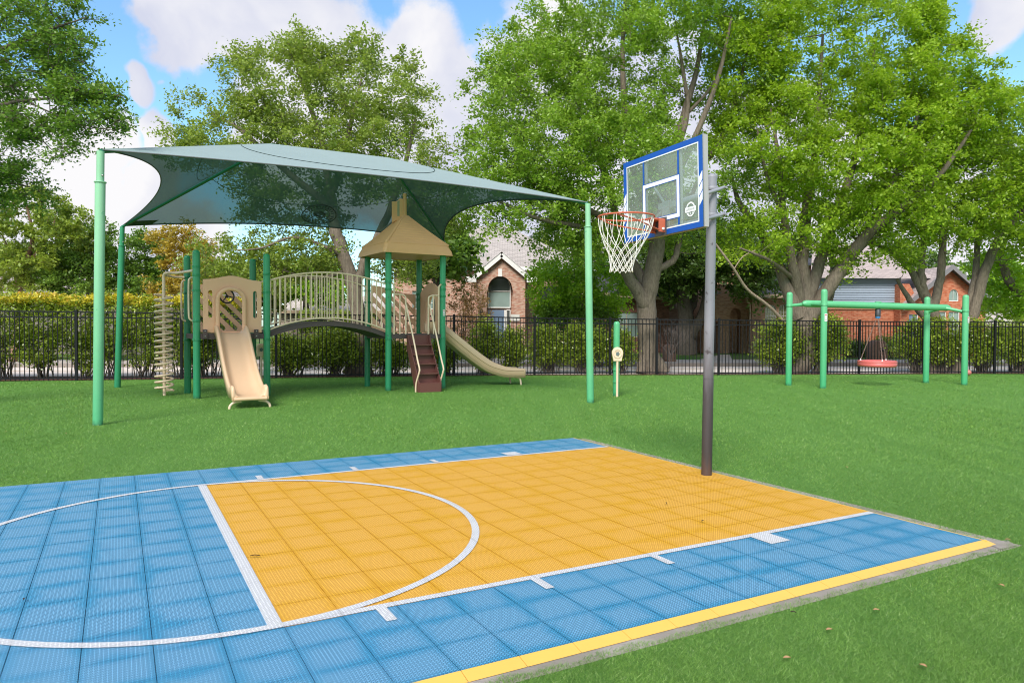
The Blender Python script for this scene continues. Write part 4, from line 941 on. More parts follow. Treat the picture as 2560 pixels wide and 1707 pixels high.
# sticker on the post
STICK = paint('white_sticker', (.75, .73, .72), .5, .04, 10); REDS = paint('red_print', (.55, .06, .05), .5, .05, 10)
def sticker(parent, p, nrm, w_, h__, r=None):
    nrm = Vector(nrm).normalized(); x_ = Vector((0, 0, 1)).cross(nrm).normalized(); mm = Matrix((x_, Vector((0, 0, 1)), nrm)).transposed().to_4x4(); mm.translation = Vector(p)+nrm*.004
    s_ = plate('sticker', [rp(-w_/2, -h__/2, w_/2, h__/2)], .002, STICK, parent, mm)
    for k, (ya, hb_) in enumerate(((.32, .10), (.02, .05), (-.14, .04), (-.30, .07))):
        plate('sticker_print', [rp(-w_*.38, h__*ya-h__*hb_/2, w_*.32, h__*ya+h__*hb_/2)], .002, REDS if k == 0 else GREYP, s_, mm @ Matrix.Translation((0, 0, .002)))
vdir = Rinv.to_3x3() @ Vector((.15, -1, 0)); sticker(play, Vector((X0+L2, Y0, 1.93))+vdir.normalized()*.078+Vector((.03, 0, 0)), vdir+Vector((.5, 0, 0)), .06, .16)
# talk tubes: round tan mouth on a stem
def tube_head(parent, x, y, h, face):
    mm = Matrix.Translation((x, y, h)) @ face @ Matrix.Rotation(math.pi/2, 4, 'X')
    ol = [(-.085, -.15), (.085, -.15)] + [(.115*math.cos(a), .02+.125*math.sin(a)) for a in np.linspace(-.25, math.pi+.25, 19)]
    hd = plate('mouthpiece', [ol], .09, BEIGE, parent, mm, .012)
    plate('rim_ring', [[(.095*math.cos(a), .015+.105*math.sin(a)) for a in np.linspace(0, 2*math.pi, 25)[:-1]], [(.072*math.cos(a), .015+.080*math.sin(a)) for a in np.linspace(0, 2*math.pi, 25)[:-1]]], .02, BEIGE, hd, mm @ Matrix.Translation((0, 0, .052)), .004)
    plate('perforated_disc', [[(.040*math.cos(a)*(1+.12*math.cos(5*a)), .005+.048*math.sin(a)*(1+.12*math.cos(5*a))) for a in np.linspace(0, 2*math.pi, 40)[:-1]]], .004, paint('grey_disc', (.14, .18, .17), .5, .2, 30), hd, mm @ Matrix.Translation((0, 0, .054)))
pp = gnd(1417, 912)
tt_ = thing('talk_tube', 'short green post with a tan talk tube mouthpiece on a stem in front of it', 'talk tube', (pp.x, pp.y, 0))
dome_post(0, .12, 1.72, SWINGG, (.62, .34), tt_, r=.072)
tube_head(tt_, 0, -.02, .98, Matrix.Identity(4)); mb = MB(); mb.tube([Vector((0, -.02, 0)), Vector((0, -.02, .86))], .027, 12); mb.build('stem', BEIGE, tt_)
pq = at(600, 800, 17.9); t2_ = thing('talk_tube', 'tan talk tube half hidden behind the front slide and its right post', 'talk tube', (pq.x, pq.y, 0), rad(20))
tube_head(t2_, 0, 0, .98, Matrix.Identity(4)); mb = MB(); mb.tube([Vector((0, 0, 0)), Vector((0, 0, .86))], .030, 12); mb.build('stem', BEIGE, t2_)

# ================================================================== TIRE SWING FRAME
s1, s2, s3, s4 = Vector((7.56, 19.55, 0)), Vector((8.12, 18.67, 0)), Vector((12.00, 20.74, 0)), Vector((12.65, 20.01, 0))
fr_ = thing('swing_frame', 'light green swing frame of four posts carrying one long top beam', 'swing frame', tuple(s1)); OGs = s1
posts = []
for p, h, cl in ((s1, 2.56, (2.18,)), (s2, 2.60, (2.19,)), (s3, 2.50, (2.02,)), (s4, 2.53, (2.08,))):
    posts.append(dome_post(p.x-s1.x, p.y-s1.y, h, SWINGG, cl, fr_, r=.080))
bl = (s1+s2)/2+Vector((0, 0, 2.20)); br_ = (s3+s4)/2+Vector((0, 0, 2.09)); dB = (br_-bl).normalized()
bl = at(1843, 697, 19.15); br_ = at(2182, 707, 20.35); dB = (br_-bl).normalized()
mb = MB(); mb.tube([bl, bl+dB*.04, bl+dB*.12, bl+dB*1.0, br_-dB*1.0, br_-dB*.12, br_-dB*.04, br_], [.03, .07, .092, .092, .092, .092, .07, .03], 20); beam = mb.build('top_beam', SWINGG, fr_, origin=OGs)
for p, e, k in ((s1, bl, 1), (s2, bl, 1), (s3, br_, -1), (s4, br_, -1)):
    mb = MB(); z_ = {1: 2.19, -1: 2.05}[k]; a_ = Vector((p.x, p.y, z_)); e2 = e+dB*.25*k; mb.tube([a_, e2], [.035, .055], 12); mb.build('brace_arm', SWINGG, fr_, origin=OGs)
sticker(posts[1], Vector((s2.x-s1.x+.015, s2.y-s1.y-.081, 1.86)), (.1, -1, 0), .075, .20); sticker(posts[3], Vector((s4.x-s1.x+.040, s4.y-s1.y-.072, 1.83)), (.5, -1, 0), .075, .17)
hg = bl.lerp(br_, .497); hg = Vector((hg.x, hg.y, hg.z))
ts = thing('tire_swing', 'pink-red round tire swing hanging on three chains from the green beam', 'tire swing', (hg.x, hg.y, 0))
mb = MB(); mb.lathe([(.070, hg.z-.30), (.072, hg.z-.28), (.072, hg.z-.10), (.050, hg.z-.09)], (0, 0, 0), 18); sw_ = mb.build('swivel_housing', paint('dark_grey_housing', (.045, .045, .05), .5, .1, 5), ts)
mb = MB(); mb.lathe([(.060, hg.z-.345), (.064, hg.z-.335), (.064, hg.z-.302), (.06, hg.z-.301)], (0, 0, 0), 18); mb.build('blue_collar', paint('blue_collar', (.02, .20, .50), .4, .1, 8), sw_)
mb = MB(); mb.box((-.07, -.045, hg.z+.093), (.07, .045, hg.z+.112)); mb.build('beam_saddle', SWINGG, ts)
TZ = .60; TR = .50
prof_ = [(.30, TZ+.02), (.31, TZ+.075), (.38, TZ+.10), (TR-.07, TZ+.105), (TR-.015, TZ+.09), (TR+.005, TZ+.06), (TR-.006, TZ+.045), (TR-.006, TZ+.035), (TR, TZ+.03), (TR-.01, TZ-.01), (TR-.006, TZ-.02), (TR-.012, TZ-.05), (TR-.05, TZ-.075), (.40, TZ-.07), (.33, TZ-.05), (.30, TZ-.02)]
mb = MB(); nn = 48; rows = [[Vector((r_*math.cos(2*math.pi*j/nn), r_*math.sin(2*math.pi*j/nn), z_)) for j in range(nn)] for r_, z_ in prof_+[prof_[0]]]
mb.grid(rows, close=True); tire = mb.build('tire', RED, ts)
CHAIN = paint('worn_chain', (.33, .22, .19), .5, .2, 30, metal=.5)
for k, a_ in enumerate((rad(-100), rad(165), rad(32))):
    tp_ = Vector((.03*math.cos(a_), .03*math.sin(a_), hg.z-.35)); bt = Vector((.42*math.cos(a_), .42*math.sin(a_), TZ+.11)); mb = MB(); Lc = (tp_-bt).length; n_ = int(Lc/.040); d_ = (bt-tp_).normalized(); q_ = Vector((0, 0, -1)).rotation_difference(d_)
    for i in range(n_):
        c_ = tp_+d_*(Lc*(i+.5)/n_); ax = i % 2; pts = []
        for t in np.linspace(0, 2*math.pi, 9):
            v = Vector((.0125*math.cos(t), 0, .027*math.sin(t))) if ax == 0 else Vector((0, .0125*math.cos(t), .027*math.sin(t))); pts.append(c_+q_ @ v)
        mb.tube(pts, .0045, 5, caps=False)
    mb.build('chain', CHAIN, ts); mb = MB(); mb.lathe([(.022, -.01), (.022, .015), (.010, .03), (.012, .05)], bt+Vector((0, 0, -.01)), 10); mb.build('chain_anchor', WHITE, tire)
bp_ = gnd(2227, 862); ball = MB(); R_ = .095; ball.lathe([(R_*math.sin(t), R_-R_*math.cos(t)) for t in np.linspace(.02, math.pi-.02, 17)], (0, 0, 0), 24)
bx_, by2 = 15.4, 24.15; ball.build('playground_ball', paint('faded_red_ball', (.50, .17, .14), .5, .12, 12), None, (bx_, by2, .01), label='faded red ball on the turf against the black fence', category='ball')

# ================================================================== FENCE
def fence_run(posts, label, gate=False, name='metal_fence', group=None, sp=.120):
    o = posts[0]; root = thing(name, label, 'fence', (o[0], o[1], 0), 0, group)
    def L(x, y, z): return Vector((x-o[0], y-o[1], z))
    for k, p in enumerate(posts):
        d_ = Vector((posts[min(k+1, len(posts)-1)][0]-posts[max(k-1, 0)][0], posts[min(k+1, len(posts)-1)][1]-posts[max(k-1, 0)][1], 0)); a_ = math.atan2(d_.y, d_.x)
        mm = Matrix.Translation(L(p[0], p[1], 0)) @ Matrix.Rotation(a_, 4, 'Z'); mb = MB()
        mb.box((-.033, -.033, 0), (.033, .033, p[2]+.03), mm); mb.box((-.038, -.038, p[2]+.03), (.038, .038, p[2]+.042), mm); mb.build('post', FENCE, root)
    pk = None
    for a_, b_ in zip(posts, posts[1:]):
        A = L(a_[0], a_[1], 0); B = L(b_[0], b_[1], 0); d_ = (B-A).normalized(); ln = (B-A).length
        for f in (0, -.155, None):
            za = a_[2]-.02+f if f is not None else .085; zb_ = b_[2]-.02+f if f is not None else .085; mb = MB()
            mb.beam(A+d_*.035+Vector((0, 0, za)), B-d_*.035+Vector((0, 0, zb_)), .026, .036); mb.build('rail', FENCE, root)
        n_ = max(2, round(ln/sp)); ang = math.atan2(d_.y, d_.x)
        if pk is None:
            mb = MB(); mb.box((-.0095, -.0095, 0), (.0095, .0095, 1)); pk = bpy.data.meshes.new('picket'); pk.from_pydata(mb.v, [], mb.f); pk.materials.append(FENCE)
        for k in range(1, n_):
            t = k/n_; o_ = bpy.data.objects.new('picket', pk); COL.objects.link(o_); o_.parent = root; p = A.lerp(B, t); o_.location = (p.x, p.y, .03); o_.scale = (1, 1, a_[2]+(b_[2]-a_[2])*t-.03-.005); o_.rotation_euler = (0, 0, ang)
    return root
fence_run(FP[:10], 'black metal picket fence running left from behind the play structure to the big oak', group='black metal fences around the yard')
fence_run(FP[9:], 'black metal picket fence behind the green swing frame, right of the big oak', group='black metal fences around the yard')
ga, gb = at(2322, 781, 26.6), at(2420, 781, 27.2)
fence_run([(ga.x, ga.y, 1.22), (ga.x+.9, ga.y+.2, 1.22), (ga.x+3.2, ga.y+.6, 1.22)], 'low black metal fence behind the tall one at the right edge of the photo', name='low_fence')

# ================================================================== VEGETATION
def leaf_cloud(rsx, C_, n, size, droop=.2, up=.55, aspect=.55):
    """quads at the points C_ (n x 3)"""
    d = rsx.normal(size=(n, 3)); d[:, 2] = d[:, 2]*.7-droop; d /= np.linalg.norm(d, axis=1)[:, None]
    nr = rsx.normal(size=(n, 3)); nr[:, 2] = np.abs(nr[:, 2])+up; s_ = np.cross(d, nr); s_ /= np.linalg.norm(s_, axis=1)[:, None]+1e-9
    L_ = size*(.65+.7*rsx.rand(n)); W2 = L_*aspect*.5
    V = np.zeros((n, 4, 3), np.float32); V[:, 0] = C_-d*L_[:, None]*.5; V[:, 2] = C_+d*L_[:, None]*.5
    V[:, 1] = C_+s_*W2[:, None]+d*L_[:, None]*.08; V[:, 3] = C_-s_*W2[:, None]+d*L_[:, None]*.08
    return V.reshape(-1, 3)
def tubes_np(segs, sides=5):
    """segs: list of (points list, radii list) joined to one MB"""
    mb = MB()
    for pts, rs_ in segs: mb.tube(pts, rs_, sides, caps=False)
    return mb
def ellip(rsx, n, c, r, shell=.35):
    d = rsx.normal(size=(n, 3)); d /= np.linalg.norm(d, axis=1)[:, None]; k = shell+(1-shell)*rsx.rand(n)**.5
    return np.array(c)+d*k[:, None]*np.array(r)
def tree(name, label, cat, base, limbs, lobes, nclump, nleaf, lsize, leaf, bark, seed, clump_r=.55, group=None, gap=.38, droop=.2, tintmean=.5, main_sides=14, twigs=5, crown_name='crown', flat=.65, minz=None):
    """limbs: list of (points world, radii); lobes: (centre, radii, weight)"""
    rsx = np.random.RandomState(seed); root = thing(name, label, cat, tuple(base), 0, group); bs_ = Vector(base)
    mbt = MB(); nodes = []; nrad = []
    for pts, rs_ in limbs:
        P = smooth_path(pts, 5); k = len(P); R_ = [float(np.interp(i/(k-1), np.linspace(0, 1, len(rs_)), rs_)) for i in range(k)]
        P = [p+Vector(rsx.normal(size=3)*.016*min(1, i))*(0 if i in (0, k-1) else 1)*min(1, R_[i]*6) for i, p in enumerate(P)]
        mbt.tube([p-bs_ for p in P], R_, main_sides if rs_[0] > .08 else 8, caps=True); nodes += [np.array(p) for p in P[2:]]; nrad += R_[2:]
    tk = mbt.build('trunk', bark, root)
    # clump centres
    wsum = sum(l[2] for l in lobes); cen = []
    for c, r, w_ in lobes:
        pts = ellip(rsx, int(nclump*2.2*w_/wsum)+4, c, r, .30); keep = []
        for p in pts:
            if minz is not None and p[2] < minz: continue
            if len(keep) >= nclump*w_/wsum: break
            if not keep or np.min(np.linalg.norm((np.array(keep)-p)*np.array([1, 1, 1.25]), axis=1)) > gap: keep.append(p)
        cen += keep
    cen = np.array(cen); N = np.array(nodes); R_n = np.array(nrad)
    dist = np.array([np.min(np.linalg.norm(N-c, axis=1)) for c in cen]); order = np.argsort(dist); segs = []; tw = []; LC = []; TT = []; tot = 0
    for oi in order:
        c = cen[oi]; dv = c-N; dd = np.linalg.norm(dv, axis=1); score = dd+np.maximum(0, -(dv[:, 2]))*1.3+.25*(dd < .25)
        j = int(np.argmin(score)); a_ = N[j]; ln = dd[j]; r0 = min(R_n[j]*.7, .008+.011*ln); r1 = max(.006, r0*.35)
        midp = a_+(c-a_)*.5+rsx.normal(size=3)*ln*.09+np.array([0, 0, -.06*ln]); k = 4; pts = smooth_path([Vector(a_), Vector(midp), Vector(c)], 3)
        rr_ = [r0+(r1-r0)*i/(len(pts)-1) for i in range(len(pts))]; segs.append(([p-bs_ for p in pts], rr_))
        nn_ = np.array(pts[2:]); N = np.vstack([N, nn_]); R_n = np.concatenate([R_n, rr_[2:]])
        ct = np.clip(tintmean+rsx.normal()*.16, .05, .95); cr_ = clump_r*(.7+.6*rsx.rand())
        outd = c-np.array(a_); outd /= np.linalg.norm(outd)+1e-6
        for q in range(twigs):
            dr = rsx.normal(size=3)+outd*.7; dr[2] = dr[2]*flat; dr /= np.linalg.norm(dr)+1e-6; e = c+dr*cr_*(.75+.5*rsx.rand()); tw.append((c, e))
            m_ = max(3, int(nleaf/len(cen)/twigs)); t = rsx.rand(m_)**.7; P_l = c+(e-c)*t[:, None]+rsx.normal(size=(m_, 3))*cr_*.20*(np.array([1, 1, .75])); LC.append(P_l); TT.append(np.clip(ct+rsx.normal(size=m_)*.20, 0, 1))
    tubes_np(segs, 5).build('branches', bark, root, kind='stuff')
    # fine twigs as thin three-sided prisms
    tw = np.array(tw); A, B = tw[:, 0], tw[:, 1]; d = B-A; nr = np.cross(d, rsx.normal(size=d.shape)); nr /= np.linalg.norm(nr, axis=1)[:, None]+1e-9; n2 = np.cross(d/np.linalg.norm(d, axis=1)[:, None], nr)
    r_ = .006; V = np.stack([A+nr*r_, A-nr*r_*.5+n2*r_*.87, A-nr*r_*.5-n2*r_*.87, B], 1).reshape(-1, 3)-np.array(bs_); q = np.arange(len(tw))*4
    F = np.concatenate([np.c_[q, q+1, q+3], np.c_[q+1, q+2, q+3], np.c_[q+2, q, q+3]]); np_mesh('twigs', V, F, bark, root, None, 3, kind='stuff')
    LC = np.vstack(LC); TT = np.concatenate(TT); n = len(LC); V = leaf_cloud(rsx, LC-np.array(bs_), n, lsize, droop); F = np.arange(n*4).reshape(n, 4)
    np_mesh(crown_name, V, F, leaf, root, TT, 4, kind='stuff'); return root
def bush(name, label, cat, base, lobes, nleaf, lsize, leaf, seed, stems=5, bark=BARK_D, group=None, topyoung=False, tm=.45, shell=.55, aspect=.55, stem_h=None, up=.55):
    rsx = np.random.RandomState(seed); root = thing(name, label, cat, tuple(base), 0, group); bs_ = np.array(base); mb = MB(); wsum = sum(l[2] for l in lobes)
    allc = []
    for c, r, w_ in lobes:
        n = int(nleaf*w_/wsum); nc = max(6, n//45); cc_ = ellip(rsx, nc, c, r, shell); k = n//nc
        P_l = np.repeat(cc_, k, 0)+rsx.normal(size=(nc*k, 3))*np.array([.11, .11, .09])*(1+.2*max(r)); ct = np.repeat(np.clip(tm+rsx.normal(size=nc)*.16, 0, 1), k)+rsx.normal(size=nc*k)*.17
        if topyoung: ct = ct + np.clip((P_l[:, 2]-(c[2]+r[2]*.45))/(r[2]*.5), 0, 1)*.45
        allc.append((P_l, ct))
        for q in cc_[::max(1, nc//8)]:
            b0 = Vector((c[0]+(base[0]-c[0])*(.6 if abs(c[0]-base[0]) < .8 else .02)+rsx.normal()*.10, c[1]+rsx.normal()*.06, base[2])); mb.tube(smooth_path([b0, b0.lerp(Vector(q), .5)+Vector((0, 0, .1)), Vector(q)], 3), [.018, .016, .014, .011, .009, .006, .004][:7], 5, caps=False)
    mb.build('stems', bark, root, origin=base)
    P_l = np.vstack([a for a, _ in allc]); ct = np.clip(np.concatenate([b_ for _, b_ in allc]), 0, 1); ok = P_l[:, 2] > base[2]+.06; P_l = P_l[ok]; ct = ct[ok]; n = len(P_l)
    V = leaf_cloud(rsx, P_l-bs_, n, lsize, .0, up, aspect); np_mesh('foliage', V, np.arange(n*4).reshape(n, 4), leaf, root, ct, 4, kind='stuff'); return root
def W(px, py, Y): return tuple(at(px, py, Y))
def lobe(px, py, Y, rx, rz, ry=None, w_=None):     # radii rx, rz given in picture pixels (2352 wide), ry in metres
    k = Y/1646; r_ = (rx*k, ry if ry else min(rx, rz)*k*1.1, rz*k); return (W(px, py, Y), r_, w_ if w_ else (r_[0]*r_[2]))

# --- big oak in the middle
b2 = (4.75, 24.55, 0)
tree('oak_tree', 'huge green oak behind the basketball hoop with a thick forked grey trunk', 'tree', b2,
     [([b2, W(1489, 830, 24.5), W(1487, 760, 24.5), W(1485, 690, 24.5), W(1497, 640, 24.4), W(1508, 570, 24.3), W(1516, 500, 24.2), W(1530, 420, 24.2), W(1560, 300, 24.4), W(1600, 160, 24.6), W(1620, 30, 24.6)], [.46, .36, .33, .33, .29, .27, .22, .18, .13, .08, .04]),
      ([(b2[0]-.35, b2[1]-.3, 0), W(1486, 800, 24.45)], [.22, .20]), ([(b2[0]+.45, b2[1]-.25, 0), W(1492, 800, 24.45)], [.20, .20]),
      ([W(1483, 700, 24.4), W(1455, 655, 24.2), W(1425, 600, 23.8), W(1415, 540, 23.4), W(1380, 500, 23), W(1330, 470, 22.6), W(1240, 420, 22)], [.24, .20, .16, .14, .11, .08, .03]),
      ([W(1490, 690, 24.4), W(1475, 640, 24.6), W(1430, 560, 25), W(1400, 430, 25.5), W(1350, 300, 25.8), W(1300, 150, 26)], [.2, .17, .15, .12, .09, .04]),
      ([W(1500, 620, 24.3), W(1545, 600, 24.5), W(1558, 560, 24.6), W(1570, 500, 24.8), W(1610, 400, 25), W(1660, 280, 25.2)], [.13, .11, .10, .09, .06, .03]),
      ([W(1508, 560, 24.3), W(1470, 440, 24.2), W(1440, 300, 24), W(1430, 130, 24), W(1440, -60, 24)], [.17, .14, .11, .08, .04]),
      ([W(1410, 540, 23.4), W(1330, 520, 22.6), W(1230, 500, 22), W(1120, 450, 21.5)], [.10, .08, .06, .03]),
      ([W(1560, 330, 24.4), W(1580, 250, 24.3), W(1570, 170, 24.3), W(1555, 80, 24.3)], [.11, .08, .06, .03]), ([W(1600, 400, 24.9), W(1650, 330, 24.9), W(1690, 230, 24.9), W(1715, 120, 24.9), W(1725, 20, 24.9)], [.10, .08, .06, .04, .02]), ([W(1580, 260, 24.4), W(1640, 190, 24.2), W(1670, 90, 24.1)], [.06, .045, .02]),
      ([W(1520, 470, 24.2), W(1590, 330, 23.8), W(1650, 180, 23.5), W(1680, 40, 23.2)], [.13, .10, .07, .03])],
     [lobe(1250, 300, 23, 200, 190, 2.6), lobe(1180, 430, 22, 150, 110, 1.6), lobe(1420, 150, 24.5, 250, 200, 3.2), lobe(1380, 400, 23, 190, 170, 2.4), lobe(1580, 400, 24.5, 130, 90, 2.2, 2.2), lobe(1560, 30, 24.5, 150, 90, 3, 3.2), lobe(1700, 20, 24.5, 90, 80, 2, 1.2), lobe(1700, 300, 24.8, 50, 120, 1.2, .8), lobe(1180, 130, 24, 90, 70, 1.4), lobe(1330, 560, 23.5, 110, 60, 1.3), lobe(1560, 520, 25.3, 120, 70, 1.4)],
     600, 150000, .110, LEAF['oak'], BARK, 11, .60, gap=.35, tintmean=.58)
# --- oak behind the canopy
b1 = (-4.95, 23.0, 0)
tree('oak_tree', 'broad oak rising behind the shade canopy with a slanting trunk beside the bridge', 'tree', b1,
     [([b1, W(826, 830, 23), W(824, 760, 23), W(818, 690, 23), W(800, 620, 23), W(778, 560, 23.1), W(765, 500, 23.2), W(760, 440, 23.4)], [.42, .27, .24, .23, .22, .21, .17, .13]),
      ([(b1[0]-.3, b1[1]-.2, 0), W(824, 815, 22.95)], [.2, .15]), ([(b1[0]+.35, b1[1]-.1, 0), W(829, 815, 22.95)], [.2, .15]),
      ([W(818, 660, 23), W(838, 600, 23), W(870, 540, 23), W(900, 470, 23.2), W(930, 380, 23.4), W(955, 270, 23.6)], [.16, .15, .13, .11, .08, .03]),
      ([W(790, 590, 23), W(730, 560, 22.6), W(670, 545, 22.4), W(600, 570, 22.2), W(540, 575, 22)], [.07, .055, .045, .032, .015]),
      ([W(765, 480, 23.2), W(690, 420, 23.3), W(620, 360, 23.4), W(540, 290, 23.6), W(480, 260, 24)], [.13, .11, .09, .06, .03]),
      ([W(760, 450, 23.4), W(740, 330, 23.6), W(700, 210, 23.8), W(670, 120, 24)], [.12, .10, .06, .03]),
      ([W(765, 440, 23.4), W(800, 310, 23.6), W(830, 180, 23.8)], [.12, .08, .03]),
      ([W(870, 540, 23), W(940, 480, 22.6), W(1000, 400, 22.4)], [.10, .07, .03]),
      ([W(800, 620, 23), W(720, 640, 22.7), W(650, 620, 22.4)], [.07, .05, .02])],
     [lobe(690, 220, 24, 180, 130, 2.4), lobe(540, 300, 23.6, 150, 95, 1.8), lobe(860, 230, 23.6, 150, 110, 2.2), lobe(930, 370, 23, 110, 120, 1.8), lobe(700, 380, 23.2, 200, 110, 2.2), lobe(430, 350, 24, 60, 40, 1.2), lobe(700, 130, 24, 50, 50, 1, 1.2), lobe(1000, 470, 22.6, 70, 100, 1.3), lobe(830, 130, 24, 60, 30, 1, .8), lobe(560, 615, 22.6, 120, 60, 1.4, 3.2), lobe(690, 590, 23.2, 110, 55, 1.4, 2.2), lobe(930, 600, 24.2, 80, 50, 1.2, 1.6), lobe(660, 480, 24.2, 150, 70, 1.6)],
     500, 104000, .104, LEAF['oak2'], BARK, 21, .54, gap=.34, tintmean=.56)
# --- spreading maple behind the swing
b3 = (9.55, 25.0, 0)
tree('maple_tree', 'bright green many-limbed maple standing behind the left posts of the swing frame', 'tree', b3,
     [([b3, W(1845, 830, 25), W(1846, 770, 25), W(1850, 720, 25), W(1848, 660, 25), W(1842, 600, 25), W(1850, 500, 25), W(1870, 380, 25.2), W(1880, 240, 25.4), W(1890, 80, 25.6)], [.44, .36, .37, .40, .25, .21, .19, .14, .09, .04]),
      ([W(1850, 740, 24.9), W(1885, 690, 24.8), W(1925, 630, 24.6), W(1975, 560, 24.4), W(2015, 520, 24.2), W(2080, 470, 24), W(2160, 400, 23.8), W(2230, 300, 23.6)], [.30, .25, .23, .21, .18, .13, .09, .04]),
      ([W(2000, 530, 24.3), W(2040, 440, 24.5), W(2090, 330, 24.8), W(2120, 200, 25)], [.14, .11, .07, .03]),
      ([W(1836, 730, 24.9), W(1815, 680, 24.9), W(1785, 600, 25), W(1745, 530, 25.2), W(1700, 470, 25.4), W(1680, 400, 25.6)], [.26, .22, .18, .14, .10, .04]),
      ([W(1842, 700, 25), W(1820, 610, 24.6), W(1800, 500, 24.4), W(1790, 380, 24.2), W(1770, 250, 24)], [.22, .16, .12, .08, .03]),
      ([W(1855, 690, 25), W(1885, 600, 25), W(1915, 500, 25.2), W(1960, 380, 25.4), W(1990, 250, 25.6), W(2010, 100, 25.8)], [.24, .19, .16, .12, .08, .03]),
      ([W(1860, 720, 25.3), W(1900, 690, 25.8), W(1915, 620, 26.4), W(1900, 560, 27)], [.2, .18, .14, .08]),
      ([W(1800, 500, 24.4), W(1760, 400, 23.8), W(1740, 300, 23.4)], [.09, .06, .03]),
      ([W(1820, 640, 24.8), W(1770, 600, 23.6), W(1700, 570, 22.8)], [.09, .06, .03])],
     [lobe(1880, 130, 25.5, 230, 180, 3), lobe(2080, 260, 24.8, 150, 180, 2.6), lobe(1770, 330, 24.4, 140, 150, 2.2), lobe(1960, 400, 24.6, 200, 140, 2.6), lobe(1770, 540, 24.2, 140, 70, 1.5), lobe(2160, 170, 24.8, 80, 140, 1.8), lobe(2100, 70, 25.5, 60, 70, 1.5), lobe(1720, 160, 25, 110, 150, 2), lobe(2020, 500, 24.2, 120, 60, 1.5), lobe(2235, 260, 24.4, 75, 120, 1.6)],
     580, 150000, .116, LEAF['maple'], BARK, 31, .60, gap=.35, tintmean=.62, droop=.35)
# --- pale trunked tree to the right
b4 = (15.2, 25.9, 0)
tree('maple_tree', 'several-stemmed maple in front of the orange brick house at right', 'tree', b4,
     [([b4, W(2137, 800, 25.9), W(2150, 740, 25.9), W(2130, 690, 25.9), W(2115, 640, 25.8), W(2120, 560, 25.8), W(2150, 440, 26)], [.28, .22, .20, .17, .15, .12, .06]),
      ([W(2120, 680, 25.9), W(2092, 620, 25.7), W(2060, 590, 25.5), W(2010, 560, 25), W(1960, 545, 24.6)], [.13, .11, .09, .06, .03]),
      ([W(2145, 700, 25.9), W(2160, 640, 25.9), W(2165, 560, 26), W(2160, 450, 26.2), W(2165, 320, 26.4)], [.16, .14, .12, .09, .04]),
      ([(16.1, 25.9, 0), W(2200, 800, 25.9), W(2235, 720, 25.8), W(2270, 600, 25.7), W(2310, 530, 25.6), W(2370, 460, 25.5)], [.24, .20, .19, .16, .13, .06]),
      ([W(2215, 720, 25.9), W(2240, 640, 26), W(2245, 540, 26.2), W(2240, 420, 26.4)], [.13, .12, .09, .04]),
      ([W(2125, 730, 25.9), W(2090, 690, 25.7), W(2060, 640, 25.6)], [.12, .10, .05])],
     [lobe(2100, 500, 25.2, 160, 90, 2), lobe(2230, 420, 25.8, 130, 130, 2.2), lobe(2000, 590, 24.8, 110, 45, 1.4), lobe(2330, 500, 25.4, 120, 110, 2), lobe(2180, 300, 26.4, 130, 110, 2), lobe(2340, 300, 25.6, 60, 110, 1.4)],
     280, 54000, .125, LEAF['maple'], BARK, 41, .56, gap=.36, tintmean=.40, droop=.35)
b5 = (20.2, 28.0, 0)
tree('maple_tree', 'yellow-green tree at the right edge above the beige roof', 'tree', b5,
     [([b5, W(2375, 760, 28), W(2352, 690, 28), W(2310, 630, 28), W(2295, 540, 28), W(2290, 420, 28)], [.3, .2, .17, .15, .12, .05])],
     [lobe(2320, 580, 28, 85, 60, 1.6), lobe(2350, 430, 28, 110, 120, 2), lobe(2330, 690, 28.5, 50, 60, 1.2, 2)], 100, 15000, .16, LEAF['bright'], BARK, 45, .6, tintmean=.5)
# --- dark live oak beyond the road
b9 = (9.2, 37.6, .13)
tree('live_oak_tree', 'dark green live oak with twin trunks on the lawn across the road', 'tree', b9,
     [([b9, W(1578, 770, 37.6), W(1572, 700, 37.6), W(1560, 620, 37.6), W(1550, 560, 37.8)], [.55, .42, .36, .30, .15]),
      ([W(1583, 770, 37.5), W(1605, 740, 37.4), W(1622, 690, 37.2), W(1620, 600, 37)], [.36, .28, .25, .12]),
      ([W(1576, 720, 37.7), W(1592, 690, 38), W(1596, 620, 38.5)], [.3, .25, .1]), ([W(1620, 670, 37.2), W(1680, 610, 37), W(1740, 590, 36.6)], [.16, .12, .05])],
     [lobe(1560, 570, 37.5, 110, 90, 3), lobe(1660, 590, 37, 110, 80, 2.6), lobe(1740, 640, 36.5, 60, 45, 1.6), lobe(1530, 650, 38, 70, 40, 1.8)],
     190, 30000, .21, LEAF['dark'], BARK_D, 51, .85, gap=.6, tintmean=.5)
